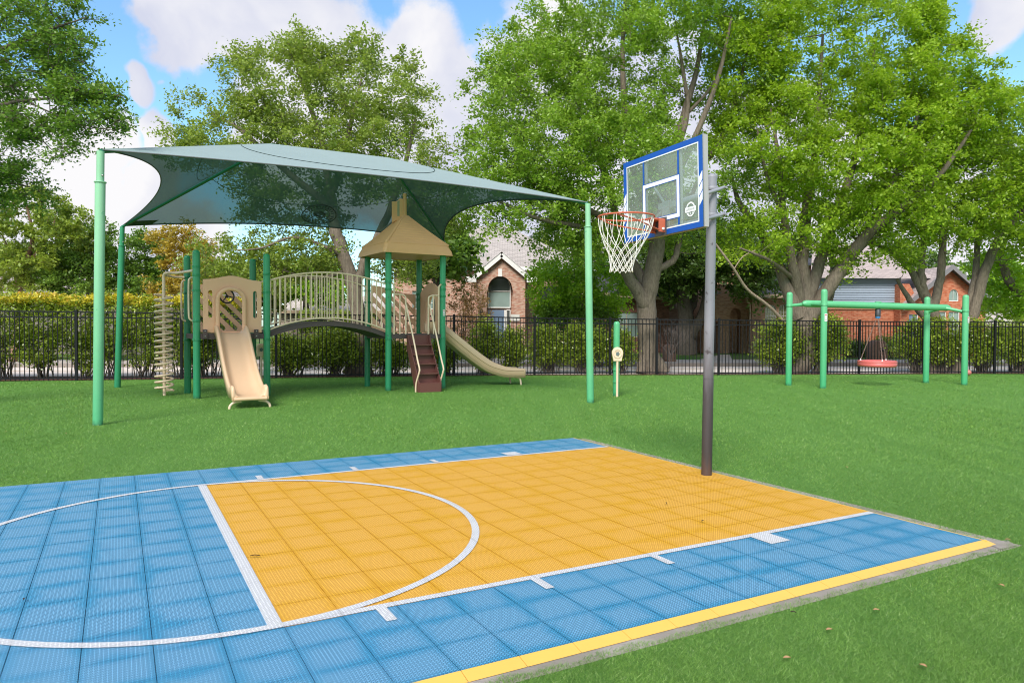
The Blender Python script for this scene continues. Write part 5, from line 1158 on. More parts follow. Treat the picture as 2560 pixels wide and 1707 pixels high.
# --- foreground elm hanging in from the left
b6 = (-11.6, 12.4, 0)
tree('elm_tree', 'elm hanging its dark fine-leaved branches into the upper left of the photo', 'tree', b6,
     [([b6, (-11.5, 12.4, 2.5), (-11.3, 12.4, 4.5), W(-160, 110, 12.4), W(-120, -60, 12.4)], [.3, .25, .2, .16, .10]),
      ([W(-330, 380, 12.4), W(-120, 290, 12.2), W(0, 243, 12), W(90, 228, 11.9), W(160, 228, 11.8), W(230, 215, 11.7), W(285, 222, 11.6)], [.09, .05, .032, .022, .016, .010, .006]),
      ([W(60, 232, 11.95), W(130, 265, 11.8), W(200, 290, 11.6), W(265, 300, 11.5)], [.015, .012, .009, .005]),
      ([W(0, 262, 12), W(70, 300, 11.9), W(120, 345, 11.8), W(150, 375, 11.7)], [.013, .010, .008, .004]),
      ([W(-160, 160, 12.4), W(-40, 130, 12.2), W(60, 90, 12.1), W(140, 60, 12), W(200, 40, 12)], [.10, .06, .035, .018, .007]),
      ([W(-160, 150, 12.4), W(-30, 40, 12.6), W(60, -20, 12.8), W(130, -60, 13)], [.09, .05, .03, .01]),
      ([W(-330, 440, 12.4), W(-100, 430, 12.6), W(0, 420, 12.8), W(70, 430, 13)], [.08, .04, .02, .008])],
     [lobe(40, 70, 12.2, 130, 100, 1.1), lobe(150, 130, 12, 75, 50, .6), lobe(60, 170, 12.1, 120, 45, .8), lobe(190, 215, 11.75, 90, 28, .35, .55), lobe(215, 280, 11.6, 55, 26, .3, .28), lobe(90, 290, 11.9, 90, 40, .4, .25), lobe(150, 30, 12.1, 40, 40, .5), lobe(20, 420, 12.8, 100, 50, .7), lobe(-60, 300, 12.4, 90, 190, 1.2), lobe(150, 350, 11.7, 25, 25, .25, .06)],
     290, 42000, .062, LEAF['elm'], BARK_D, 61, .30, gap=.17, tintmean=.45, flat=.5, twigs=6)
# --- crape myrtles and neighbours at the left behind the hedge
b7 = (-17.8, 27.6, 0)
for (name, lb, cat, bp, limbs, lobes, nc, nl, ls, lf, bk, sd_, tm) in (
  ('crape_myrtle', 'yellow-green crape myrtle with red-brown stems behind the hedge at the left edge', 'tree', (-19.2, 27.5, .0),
     [([(-19.2, 27.5, 0), W(50, 700, 27.5), W(40, 650, 27.5), W(62, 600, 27.5), W(75, 540, 27.4), W(60, 470, 27.4)], [.16, .13, .12, .10, .07, .03]), ([W(48, 670, 27.5), W(30, 600, 27.5), W(5, 540, 27.5)], [.09, .06, .03]), ([W(60, 610, 27.5), W(100, 560, 27.3), W(130, 500, 27.2)], [.07, .05, .03])],
     [lobe(50, 500, 27.5, 110, 75, 1.8), lobe(60, 610, 27.2, 110, 60, 1.6), lobe(150, 520, 27, 60, 60, 1.3), lobe(0, 640, 27.5, 60, 40, 1.2)], 120, 24000, .13, LEAF['crape'], BARK_R, 71, .45),
  ('evergreen_tree', 'green tree with white blossom between the two canopy posts at left', 'tree', (-15.6, 28.5, .0),
     [([(-15.6, 28.5, 0), W(205, 690, 28.5), W(210, 600, 28.5), W(200, 540, 28.4)], [.12, .10, .07, .03]), ([W(205, 680, 28.5), W(230, 610, 28.4), W(240, 560, 28.3)], [.06, .05, .03])],
     [lobe(200, 560, 28.4, 60, 60, 1.3), lobe(190, 640, 28, 80, 50, 1.5), lobe(245, 610, 28.4, 40, 60, 1.2), lobe(140, 650, 28, 50, 40, 1.2)], 100, 17000, .12, LEAF['elm'], BARK_D, 72, .55),
  ('evergreen_tree', 'small dark green tree right of the rear canopy post', 'tree', (-13.6, 29.5, .0),
     [([(-13.6, 29.5, 0), W(335, 690, 29.5), W(335, 620, 29.5), W(330, 560, 29.4)], [.11, .09, .06, .02])],
     [lobe(335, 590, 29.4, 45, 60, 1.3), lobe(330, 655, 29, 65, 35, 1.3)], 70, 12000, .12, LEAF['elm'], BARK_D, 73, .52),
  ('crape_myrtle', 'golden-leaved crape myrtle above the spiral climber', 'tree', (-12.2, 28.2, .0),
     [([(-12.2, 28.2, 0), W(425, 700, 28.2), W(420, 640, 28.2), W(425, 560, 28.1)], [.11, .08, .06, .02])],
     [lobe(420, 580, 28.1, 65, 60, 1.4), lobe(420, 660, 27.8, 70, 35, 1.2), lobe(470, 640, 28, 40, 50, 1)], 85, 14000, .12, LEAF['crapeold'], BARK_R, 74, .5)):
    tree(name, lb, cat, bp, limbs, lobes, nc, nl, ls, lf, bk, sd_, .42, gap=.28, tintmean=tm, main_sides=8)
# far green behind the bridge and houses (trees one can tell apart by their place)
for q_, (px, py, Y, rx, rz, lf, lb) in enumerate([
    (700, 640, 46, 90, 45, 'bright', 'bright green tree far behind the bridge over the pale roofs'), (560, 660, 44, 80, 45, 'crape', 'light green tree seen above the front slide panel'),
    (110, 620, 44, 120, 60, 'elm', 'dark green tree behind the crape myrtle at the far left'), (1000, 560, 33, 60, 70, 'elm', 'dark green tree between the tower roof and the brick house'),
    (2060, 600, 56, 160, 60, 'dark', 'dark green tree mass far behind the orange brick house'), (2300, 640, 58, 90, 60, 'bright', 'bright tree behind the beige roof at far right'), (1790, 590, 58, 110, 60, 'dark', 'dark tree far behind the brown brick house'),
    (1330, 560, 60, 170, 60, 'crape', 'pale tree far behind the oak and the bright shrub')]):
    p = at(px, py, Y); b0 = (p.x, p.y, .1)
    tree('background_tree', lb, 'tree', b0, [([b0, (p.x+.1, p.y, p.z*.5), (p.x, p.y, p.z)], [.3, .22, .1])], [lobe(px, py, Y, rx, rz, 2.4), lobe(px+rx*.3, py+rz*.5, Y, rx*.8, rz*.8, 2)], 60, 8500, .28, LEAF[lf], BARK_D, 80+q_, .9, gap=.6, main_sides=8, group='trees beyond the houses')
# broken dead limb hanging from the maple
mb = MB(); pts = smooth_path([W(1643, 560, 22.9), W(1683, 614, 23.3), W(1715, 663, 23.8), W(1757, 696, 24.2), W(1785, 722, 24.5), W(1806, 748, 24.7)], 5); o0 = at(1806, 748, 24.7)
mb.tube(pts, list(np.linspace(.035, .065, len(pts))), 8); mb.tube(smooth_path([W(1686, 618, 23.4), W(1706, 590, 23.4), W(1735, 575, 23.3)], 4), .02, 6)
mb.build('dead_branch', bark_mat('broken_branch_bark', (.13, .09, .07), (.42, .32, .25)), None, tuple(o0), origin=tuple(o0), label='bare broken branch hanging at a slant from the maple, right of the hoop pole', category='branch')
# --- hedge and shrubs behind the fence
def fy(x, d=.55): return fence_y(x)+d
b0 = (-13.6, fy(-13.6, .9), 0)
hl = []
for k in range(11):
    x = -18.2+k*.92; hl.append(((x, fy(x, .95), 1.68+.04*math.sin(k*2.1)), (.66, .52, .80), 1.0))
for k in range(7):
    x = -17.7+k*1.35; hl.append(((x, fy(x, .85), .86+.10*math.sin(k*2.7)), (.60, .45, .54), .75))
bush('clipped_hedge', 'long tall clipped hedge with yellow and red young tips behind the left fence', 'hedge', b0, hl, 62000, .088, LEAF['shrub'], 101, topyoung=False, tm=.42, shell=.62)
tl = [((-18.2+k*.61, fy(-18.2+k*.61, .92), 2.30+.05*math.sin(k*1.9)), (.42, .50, .17), 1.0) for k in range(17)]
# the young top growth is part of the hedge
hedge = [o for o in bpy.data.objects if o.name == 'clipped_hedge'][0]
rsx = np.random.RandomState(5); allp = []
for c, r, w_ in tl: allp.append(ellip(rsx, 620, c, r, .3)+rsx.normal(size=(620, 3))*.03)
P_l = np.vstack(allp); n = len(P_l); V = leaf_cloud(rsx, P_l-np.array(b0), n, .095, -.5, .4, .5); np_mesh('young_tips', V, np.arange(n*4).reshape(n, 4), LEAF['hedge'], hedge, np.clip(.45+.5*(P_l[:, 2]-2.25)/.3*.6+rsx.normal(size=n)*.22, 0, 1), 4, kind='stuff')
shrubs = [ # px centre, half width px, top y, label, leaf count
 (455, 34, 690, 'leafy photinia shrub just left of the near slide, behind the fence', 6500, 'hedge'),
 (668, 52, 770, 'dark leafy shrub behind the fence under the left end of the bridge', 6500, 'shrub'), (765, 62, 755, 'rounded photinia shrub behind the fence under the middle of the bridge', 9500, 'shrub'),
 (895, 55, 775, 'leafy shrub behind the fence beside the brown steps', 6500, 'shrub'), (1022, 40, 775, 'shrub behind the fence beneath the top of the right slide', 4500, 'shrub'),
 (1112, 34, 735, 'airy shrub behind the fence above the end of the right slide', 5000, 'shrub'), (1175, 32, 755, 'narrow shrub with low stems behind the fence right of the slide end', 4500, 'shrub'),
 (1262, 48, 752, 'dense shrub behind the fence left of the right canopy post', 9000, 'shrub'), (1345, 52, 745, 'dense shrub with a few red leaves behind the right canopy post', 9500, 'shrub'), (1420, 38, 755, 'shrub behind the small talk tube post, beside the oak trunk', 6000, 'shrub'),
 (1790, 55, 740, 'tall photinia shrub behind the first swing post', 9000, 'shrub'), (1885, 62, 718, 'broad photinia shrub with reddish tips behind the second swing post', 12500, 'shrub'),
 (2105, 55, 738, 'shrub with grey stems behind the third swing post', 8500, 'shrub'), (2170, 40, 728, 'shrub behind the fence between the right swing posts', 6500, 'shrub'),
 (2260, 52, 735, 'shrub behind the fence right of the last swing post', 9000, 'shrub'), (2340, 50, 735, 'leafy shrub behind the fence at the right edge', 8000, 'shrub')]
for q_, (px, hw, ty, lb, nl, lf) in enumerate(shrubs):
    Y = fy((px-1176)/1646*23.5, .6); 
    for _ in range(3): x = (px-1176)/1646*Y; Y = fy(x, .62+.1*(q_ % 2))
    zt_ = zat(px, ty, Y); k = Y/1646; r_ = hw*k; rr2 = random.Random(q_)
    lobes_ = [((x, Y, zt_*.66), (r_*.95, .48, zt_*.34), 1.2), ((x-r_*.3, Y, zt_*.42), (r_*.7, .42, zt_*.24), .6), ((x+r_*.35, Y+.05, zt_*.46), (r_*.65, .42, zt_*.26), .6), ((x+r_*rr2.uniform(-.5, .5), Y, zt_*.86), (r_*.45, .3, zt_*.14), .3)]
    bush('photinia_shrub', lb, 'shrub', (x, Y, .02), lobes_, int(nl*.95), .088, LEAF['shrub'] if lf == 'shrub' else LEAF['crape'], 120+q_, group='shrubs behind the fence', tm=.48 if px > 1000 else .42, shell=.35)
# far side shrubs
def far_bush(px, ty, by, Y, hw, lb, nl, lf, name='shrub', group=None, ls=.12, ry=.8, n=2):
    p = at(px, ty, Y); zb_ = max(.14, zat(px, by, Y)); k = Y/1646; H_ = p.z-zb_; lo = []
    for i in range(n): lo.append(((p.x+(i-(n-1)/2)*hw*k*2/n, Y, zb_+H_*.5), (hw*k/n*1.25, ry, H_*.52), 1))
    bush(name, lb, 'shrub', (p.x, Y, .14 if Y > 29 else .02), lo, nl, ls, LEAF[lf], 160+int(px) % 37, tm=.5, shell=.5, group=group)
far_bush(770, 718, 760, 33, 85, 'long clipped dark hedge seen through the bridge balusters', 12000, 'shrub', 'clipped_hedge', ls=.11, ry=.6, n=5)
far_bush(1330, 592, 728, 28.2, 108, 'bright layered green shrub like a small tree right of the arched entry', 16000, 'bright', 'large_shrub', ls=.13, ry=1.2, n=3)
far_bush(1320, 700, 790, 27.8, 85, 'darker lower part of bushes below the layered bright shrub', 8000, 'elm', 'low_shrub', ls=.12, ry=.8, n=3)
far_bush(1078, 640, 790, 33, 38, 'sparse brownish shrub in front of the brick corner left of the arch', 3600, 'thin', 'bare_shrub', ls=.10, ry=.6, n=2)
far_bush(1990, 786, 818, 35.5, 55, 'low dark hedge at the foot of the orange brick wall', 6000, 'dark', 'low_hedge', ls=.11, ry=.5, n=4)
far_bush(2062, 775, 812, 35, 45, 'low grey-green hedge right of the stone mailbox pillar', 4500, 'crape', 'low_hedge', ls=.11, ry=.5, n=3)
# bare twiggy shrub by the road
def twig_shrub(px, py, Y, h, lb, seed):
    rr2 = random.Random(seed); p = at(px, py, Y); mb = MB(); 
    def grow(a, d, L_, r_, k):
        e = a+d*L_; mb.tube([a, a.lerp(e, .5)+Vector((rr2.uniform(-.03, .03), 0, rr2.uniform(-.02, .04))), e], [r_, r_*.8, r_*.55], 5, caps=False)
        if k > 0:
            for _ in range(3): 
                nd = (d+Vector((rr2.uniform(-.7, .7), rr2.uniform(-.7, .7), rr2.uniform(-.2, .5)))).normalized(); grow(e, nd, L_*rr2.uniform(.55, .85), r_*.55, k-1)
    for _ in range(4): grow(Vector((0, 0, 0)), Vector((rr2.uniform(-.5, .5), rr2.uniform(-.4, .4), 1)).normalized(), h*.36, .022, 4)
    mb.build('bare_shrub', paint('grey_twig', (.16, .13, .12), .9, .2, 10), None, (p.x, Y, .02), label=lb, category='shrub')
twig_shrub(1535, 840, 25.2, 1.6, 'leafless twiggy grey shrub behind the fence right of the oak trunk', 5)

# ================================================================== HOUSES
class WB:
    """polygons with a wall-plane uv in metres for bricks and shingles"""
    def __init__(s): s.v = []; s.f = []; s.uv = []
    def poly(s, pts, U=None, V_=None):
        pts = [Vector(p) for p in pts]
        if U is None:
            n_ = (pts[1]-pts[0]).cross(pts[2]-pts[0]).normalized(); U = Vector((0, 0, 1)).cross(n_); U = U.normalized() if U.length > 1e-4 else Vector((1, 0, 0)); V_ = n_.cross(U)
        o = len(s.v); s.v += [tuple(p) for p in pts]; s.f.append(tuple(range(o, o+len(pts)))); s.uv += [(p.dot(U), p.dot(V_), 0) for p in pts]; return s
    def build(s, name, mat, parent, origin=(0, 0, 0), **k):
        me = bpy.data.meshes.new(name); me.from_pydata([(x-origin[0], y-origin[1], z-origin[2]) for x, y, z in s.v], [], s.f)
        a = me.attributes.new('walluv', 'FLOAT_VECTOR', 'CORNER'); a.data.foreach_set('vector', np.array(s.uv, dtype=np.float32).ravel()); me.update(); return link(name, me, mat, parent, **k)
def wall(wb, A, B, z0, top, openings=(), depth=.12):
    """wall from A to B (xy), bottom z0, top(t metres) -> z; openings: (x0, x1, zb, ztop(x))"""
    A = Vector((A[0], A[1], 0)); B = Vector((B[0], B[1], 0)); d = (B-A); Lw = d.length; d.normalize(); inn = Vector((-d.y, d.x, 0))
    if inn.y < 0 and abs(d.x) > .3: inn = -inn
    bpx = {0, Lw}
    for o in openings:
        for t in np.linspace(o[0], o[1], 13 if o[4] else 2): bpx.add(float(t))
    for t in getattr(top, 'br', ()): bpx.add(t)
    bpx = sorted(bpx)
    def P(x, z, dd=0): return A+d*x+inn*dd+Vector((0, 0, z))
    for xa, xb in zip(bpx, bpx[1:]):
        if xb-xa < 1e-5: continue
        xm = (xa+xb)/2; ops = sorted([o for o in openings if o[0] < xm < o[1]], key=lambda o: o[2]); za, zb_ = z0, z0
        for o in ops:
            if o[2] > za+1e-4 or o[2] > zb_+1e-4: wb.poly([P(xa, za), P(xb, zb_), P(xb, o[2]), P(xa, o[2])], d, Vector((0, 0, 1)))
            za, zb_ = o[3](xa), o[3](xb)
            wb.poly([P(xa, za), P(xb, zb_), P(xb, zb_, depth), P(xa, za, depth)], d, Vector((0, 1, 0)))
            wb.poly([P(xa, o[2]), P(xa, o[2], depth), P(xb, o[2], depth), P(xb, o[2])], d, Vector((0, 1, 0)))
        wb.poly([P(xa, za), P(xb, zb_), P(xb, top(xb)), P(xa, top(xa))], d, Vector((0, 0, 1)))
    for o in openings:
        for x in (o[0], o[1]): wb.poly([P(x, o[2]), P(x, o[3](x)), P(x, o[3](x), depth), P(x, o[2], depth)], inn, Vector((0, 0, 1)))
    return P
def const(z): return lambda x: z
def gable(x0, x1, ze, zp, Lw=None):
    xm = (x0+x1)/2
    def f(x): return ze+(zp-ze)*max(0, 1-abs(x-xm)/((x1-x0)/2)) if x0 <= x <= x1 else ze
    f.br = (x0, xm, x1); return f
def arch(xc, w_, zs, rise): 
    return lambda x: zs+rise*math.sqrt(max(0, 1-((x-xc)/(w_/2))**2))
def box_obj(name, lo, hi, mat, parent, og): mb = MB(); mb.box(lo, hi); return mb.build(name, mat, parent, origin=og)
def flatwin(P, x0, x1, z0, z1, parent, og, glass, depth=.10, frame=TRIM, muntins=(0, 0), topf=None):
    wb = WB(); tf = topf or const(z1); xs_ = np.linspace(x0, x1, 11 if topf else 2); n_ = len(xs_)
    wb.poly([P(x0, z0, depth), P(x1, z0, depth)]+[P(x, tf(x), depth) for x in xs_[::-1]]); wn_ = wb.build('window', glass, parent, og)
    mb = MB(); w_ = .055
    mb.tube([P(x0, z0, depth-.02), P(x0, tf(x0), depth-.02)], w_/2+.01, 4); mb.tube([P(x1, z0, depth-.02), P(x1, tf(x1), depth-.02)], w_/2+.01, 4); mb.tube([P(x0, z0, depth-.02), P(x1, z0, depth-.02)], w_/2+.01, 4)
    mb.tube([P(x, tf(x), depth-.02) for x in xs_], w_/2+.01, 4)
    for k in range(1, muntins[0]): x = x0+(x1-x0)*k/muntins[0]; mb.tube([P(x, z0, depth-.015), P(x, tf(x), depth-.015)], .016, 4)
    for k in range(1, muntins[1]): z = z0+(z1-z0)*k/muntins[1]; mb.tube([P(x0, z, depth-.015), P(x1, z, depth-.015)], .016, 4)
    mb.build('frame', frame, wn_, origin=og); return wn_
GZ = .10
# ---- house A: mixed brick with the tall arched entry
oA = (at(1150, 800, 38).x, 38, 0); hA = thing('brick_house', 'two-storey mixed red brick house with tall arched entry and white gable trim', 'house', oA)
XA = lambda px, Y=38: (px-1176)/1646*Y
x0_, x1_ = XA(1097), XA(1206); entY = 38.0; ez_ = zat(1140, 634, 38); pk_ = zat(1155, 590, 38)
ax = XA(1148)-x0_; aw = XA(1183)-XA(1122); wb = WB(); spring_z = zat(1148, 672, 38)
P = wall(wb, (x0_, entY), (x1_, entY), GZ, gable(.0, x1_-x0_, ez_, pk_), [(ax-aw/2, ax+aw/2, GZ, arch(ax, aw, spring_z, aw*.62), True)], .75)
wall(wb, (x0_, entY+2.6), (x0_, entY), GZ, const(ez_)); wall(wb, (x1_, entY), (x1_, entY+2.6), GZ, const(ez_)); wb.build('entry_wall', BR_A, hA, oA)
# recessed front door, transom and arched light
gx0, gx1 = ax-aw/2+.05, ax+aw/2-.16; zd = zat(1148, 712, 38.7); zt2 = zat(1148, 688, 38.7)
wb = WB(); wb.poly([P(ax-aw/2-.02, GZ, .76), P(ax+aw/2+.02, GZ, .76), P(ax+aw/2+.02, spring_z+aw*.7, .76), P(ax-aw/2-.02, spring_z+aw*.7, .76)]); wb.build('entry_back_wall', BR_A, hA, oA)
dr = WB(); dr.poly([P(gx0, GZ, .70), P(gx0+.86, GZ, .70), P(gx0+.86, zd, .70), P(gx0, zd, .70)]); dr = dr.build('front_door', DOORB, hA, oA)
flatwin(P, gx0, gx1, zd+.12, zd+1.0, hA, oA, WIN_G, .69)
flatwin(P, gx0, gx1, zd+1.0, zd+1.5, hA, oA, WIN_D, .69, topf=arch((gx0+gx1)/2, gx1-gx0+.002, zd+1.25, (gx1-gx0)*.55))
flatwin(P, gx0+1.0, gx1, GZ+.3, zd, hA, oA, WIN_D, .69)
mb = MB(); mb.box(P(gx0+.87, GZ, .67), P(gx0+.98, zd, .69)); mb.build('door_trim', TRIM, hA, origin=oA)
mb = MB(); mb.box((x0_+.0+ax-.10, entY-.04, spring_z+aw*.62-.02), (x0_+ax+.10, entY+.05, spring_z+aw*.62+.38)); mb.build('keystone', TRIM, hA, origin=oA)
mb = MB(); am = (x0_+x1_)/2; ov = .35
for sg in (-1, 1):
    e = Vector((am+sg*((x1_-x0_)/2+ov), entY-.28, ez_-.22)); t_ = Vector((am, entY-.28, pk_+.10)); mb.beam(e, t_, .10, .26, up=Vector((0, -1, 0))) if False else None
    d_ = (t_-e).normalized(); n2 = Vector((-d_.z, 0, d_.x))*(1 if d_.x > 0 else -1); n2 = n2 if n2.z > 0 else -n2
    vs = [e-n2*.14, t_-n2*.14, t_+n2*.12, e+n2*.12]; mb.add([v for v in vs]+[v+Vector((0, .06, 0)) for v in vs], [(0, 1, 2, 3), (7, 6, 5, 4), (0, 4, 5, 1), (1, 5, 6, 2), (2, 6, 7, 3), (3, 7, 4, 0)])
    mb.box((e.x-.28, entY-.30, e.z-.12), (e.x+.28, entY+.02, e.z+.16))
mb.build('gable_trim', TRIM, hA, origin=oA)
wb = WB()
for sg in (-1, 1):
    e = Vector((am+sg*((x1_-x0_)/2+ov), entY-.32, ez_-.08)); t_ = Vector((am, entY-.32, pk_+.24)); b2_ = Vector((0, 5, 0)); wb.poly([e, e+b2_, t_+b2_, t_] if sg < 0 else [e, t_, t_+b2_, e+b2_])
wb.build('porch_roof', SH_A, hA, oA)
# main body behind with its large roof
bx0_, bx1_ = XA(905, 40.5), XA(1345, 40.5); ez2 = zat(1000, 612, 40.5); wb = WB()
wx = XA(985, 40.5)-bx0_; wins = [(wx-.95, wx+.95, zat(985, 710, 40.5), const(zat(985, 668, 40.5)), False)]
wx2 = XA(1268, 40.5)-bx0_; wins.append((wx2-.9, wx2+.9, zat(1268, 745, 40.5), arch(wx2, 1.8, zat(1268, 680, 40.5), .6), True))
P2 = wall(wb, (bx0_, 40.5), (bx1_, 40.5), GZ, const(ez2), wins); wall(wb, (bx0_, 52), (bx0_, 40.5), GZ, const(ez2)); wall(wb, (bx1_, 40.5), (bx1_, 52), GZ, const(ez2)); wb.build('main_wall', BR_A, hA, oA)
flatwin(P2, wins[0][0], wins[0][1], wins[0][2], zat(985, 668, 40.5), hA, oA, WIN_G, muntins=(4, 3)); flatwin(P2, wins[1][0], wins[1][1], wins[1][2], zat(1268, 680, 40.5), hA, oA, WIN_D, muntins=(2, 3), topf=wins[1][3])
wb = WB(); r0 = Vector((bx0_-.4, 40.0, ez2-.05)); r1 = Vector((bx1_+.4, 40.0, ez2-.05)); rz_ = zat(1080, 515, 45); a_ = Vector((bx0_+4.5, 46, rz_)); c_ = Vector((bx1_-4.5, 46, rz_)); r2_ = Vector((bx1_+.4, 52.5, ez2)); r3_ = Vector((bx0_-.4, 52.5, ez2))
wb.poly([r0, r1, c_, a_]); wb.poly([r1, r2_, c_]); wb.poly([r0, a_, r3_]); wb.poly([r3_, a_, c_, r2_]); wb.build('roof', SH_A, hA, oA)
mb = MB(); mb.box((bx0_-.42, 39.96, ez2-.25), (bx1_+.42, 40.02, ez2-.04)); mb.build('fascia', TRIM, hA, origin=oA)
mb = MB(); mb.box((x1_-.75, entY-.05, zat(1190, 737, 38)), (x1_-.30, entY-.01, zat(1190, 722, 38))); mb.build('house_plaque', paint('stone_plaque', (.62, .60, .56), .7, .08, 10), hA, origin=oA)
mb = MB(); lx = x0_-.12; mb.lathe([(.03, 0), (.09, .06), (.10, .38), (.05, .46), (.01, .5)], (x0_+.2, entY-.14, zat(1096, 730, 38)), 8); mb.build('wall_lantern', BLACK, hA, origin=oA)
# ---- house B: brown brick with dark roof, arched niche and gridded window
oB = (at(1720, 800, 40).x, 40, 0); hB = thing('brick_house', 'brown brick house with charcoal roof and gridded window behind the broken branch', 'house', oB)
XB_ = lambda px, Y=40: (px-1176)/1646*Y
wb = WB(); a0, a1 = XB_(1615), XB_(1735); tz = zat(1690, 666, 40)
ops = [(XB_(1676)-a0, XB_(1702)-a0, GZ, arch(XB_(1689)-a0, XB_(1702)-XB_(1676), zat(1689, 722, 40), .35), True), (XB_(1632)-a0, XB_(1648)-a0, GZ, const(zat(1640, 738, 40)), False)]
PB = wall(wb, (a0, 40), (a1, 40), GZ, const(tz+.3), ops, .7); wall(wb, (a0, 48), (a0, 40), GZ, const(tz+.3))
c0, c1 = XB_(1726, 39.2), XB_(1880, 39.2); w0, w1_ = XB_(1757, 39.2)-c0, XB_(1782, 39.2)-c0; w2_, w3_ = XB_(1788, 39.2)-c0, XB_(1812, 39.2)-c0; ztw = zat(1770, 705, 39.2); zbw = zat(1770, 742, 39.2)
ops2 = [(w0, w1_, zbw, arch((w0+w1_)/2, w1_-w0, ztw-.1, .22), True), (w2_, w3_, zbw, arch((w2_+w3_)/2, w3_-w2_, ztw-.1, .22), True)]
PC = wall(wb, (c0, 39.2), (c1, 39.2), GZ, const(zat(1770, 672, 39.2)), ops2, .1); wall(wb, (c0, 40), (c0, 39.2), GZ, const(zat(1770, 672, 39.2)))
u0_, u1_ = XB_(1600, 44), XB_(1900, 44); wall(wb, (u0_, 44), (u1_, 44), 2.5, const(zat(1780, 610, 44)), [], .1)
wb.build('brick_wall', BR_B, hB, oB)
for o in ops2: flatwin(PC, o[0], o[1], zbw, ztw-.1, hB, oB, WIN_Y, .08, muntins=(4, 4), topf=o[3])
wb = WB(); wb.poly([PB(ops[1][0], GZ, .65), PB(ops[1][1], GZ, .65), PB(ops[1][1], 2.6, .65), PB(ops[1][0], 2.6, .65)]); wb.build('door', WIN_D, hB, oB)
wb = WB(); wb.poly([PB(ops[0][0], GZ, .68), PB(ops[0][1], GZ, .68), PB(ops[0][1], 4, .68), PB(ops[0][0], 4, .68)]); wb.build('niche_wall', BR_B, hB, oB)
ze = zat(1770, 672, 39.2); wb = WB(); wb.poly([(c0-.6, 38.7, ze-.12), (c1+.5, 38.7, ze-.12), (c1-1.5, 43, zat(1800, 628, 43)), (c0+2.2, 43, zat(1760, 628, 43))]); wb.poly([(c0-.6, 38.7, ze-.12), (c0+2.2, 43, zat(1760, 628, 43)), (c0-.6, 44, ze)])
wb.poly([(u0_-.5, 43.6, zat(1700, 610, 44)), (u1_+.5, 43.6, zat(1700, 610, 44)), (u1_-3, 49, zat(1700, 560, 49)), (u0_+3, 49, zat(1700, 560, 49))]); wb.build('roof', SH_B, hB, oB)
mb = MB(); mb.box((c0-.62, 38.64, ze-.32), (c1+.5, 38.70, ze-.11)); mb.box((c0-.62, 38.7, ze-.32), (c0-.56, 43, ze-.11)); mb.build('fascia', TRIMT, hB, origin=oB)
mb = MB(); mb.tube(smooth_path([(c0-.42, 38.85, ze-.35), (c0-.30, 39.0, ze-.55), (c0-.14, 39.1, ze-.8), (c0-.14, 39.1, .5), (c0-.14, 39.1, .25), (c0+.3, 38.9, .16)], 4), .05, 8); mb.build('downspout', TRIMT, hB, origin=oB)
# upper left bay of the same house row: pink brick and cream stucco
oE = (at(1575, 800, 42.5).x, 42.5, 0); hE = thing('stucco_house', 'pink brick and cream stucco wall behind the twin-trunked live oak', 'house', oE)
e0, e1 = (1515-1176)/1646*42.5, (1640-1176)/1646*42.5; zm = zat(1580, 705, 42.5); wb = WB(); wall(wb, (e0, 42.5), (e1, 42.5), GZ, const(zm)); wb.build('brick_wall', BR_P, hE, oE)
wb = WB(); wall(wb, (e0, 42.55), (e1, 42.55), zm, const(zat(1580, 640, 42.5))); wb.build('stucco_wall', CREAM, hE, oE)
mb = MB(); mb.box((e0, 42.42, zm-.16), (e1, 42.5, zm+.02)); mb.build('brick_band', BR_P, hE, origin=oE)
wb = WB(); zz_ = zat(1580, 640, 42.5); wb.poly([(e0-.5, 42, zz_), (e1+.5, 42, zz_), (e1-1, 47, zz_+2.4), (e0+1, 47, zz_+2.4)]); wb.build('roof', SH_C, hE, oE)
oD = (at(1480, 800, 40).x, 40, 0); hD = thing('dark_brick_house', 'dark brick house corner with a low gable eave just right of the big oak trunk', 'house', oD)
d0, d1 = (1330-1176)/1646*40, (1536-1176)/1646*40; zd2 = zat(1500, 690, 40); wb = WB(); dx_ = (1460-1176)/1646*40-d0
PD_ = wall(wb, (d0, 40), (d1, 40), GZ, const(zd2+.6), [(dx_-1.2, dx_+.2, 1.0, const(2.4), False)], .1); wall(wb, (d1, 40), (d1, 46), GZ, const(zd2+.6)); wb.build('brick_wall', BR_D, hD, oD); flatwin(PD_, dx_-1.2, dx_+.2, 1.0, 2.4, hD, oD, WIN_G, .08, TRIMT, (2, 2))
wb = WB(); wb.poly([(d0-1, 39.4, zd2+.55), (d1+.9, 39.4, zd2+.10), (d1-.8, 43, zd2+1.6), (d0, 43, zd2+1.8)]); wb.poly([(d1+.9, 39.4, zd2+.10), (d1+.9, 46, zd2+.1), (d1-.8, 43, zd2+1.6)]); wb.build('roof', SH_B, hD, oD)
mb = MB(); mb.beam((d0-1, 39.38, zd2+.46), (d1+.92, 39.38, zd2+.0), .05, .18); mb.beam((d1+.92, 39.38, zd2+.0), (d1+.92, 46, zd2+.0), .05, .18); mb.build('fascia', TRIMT, hD, origin=oD)
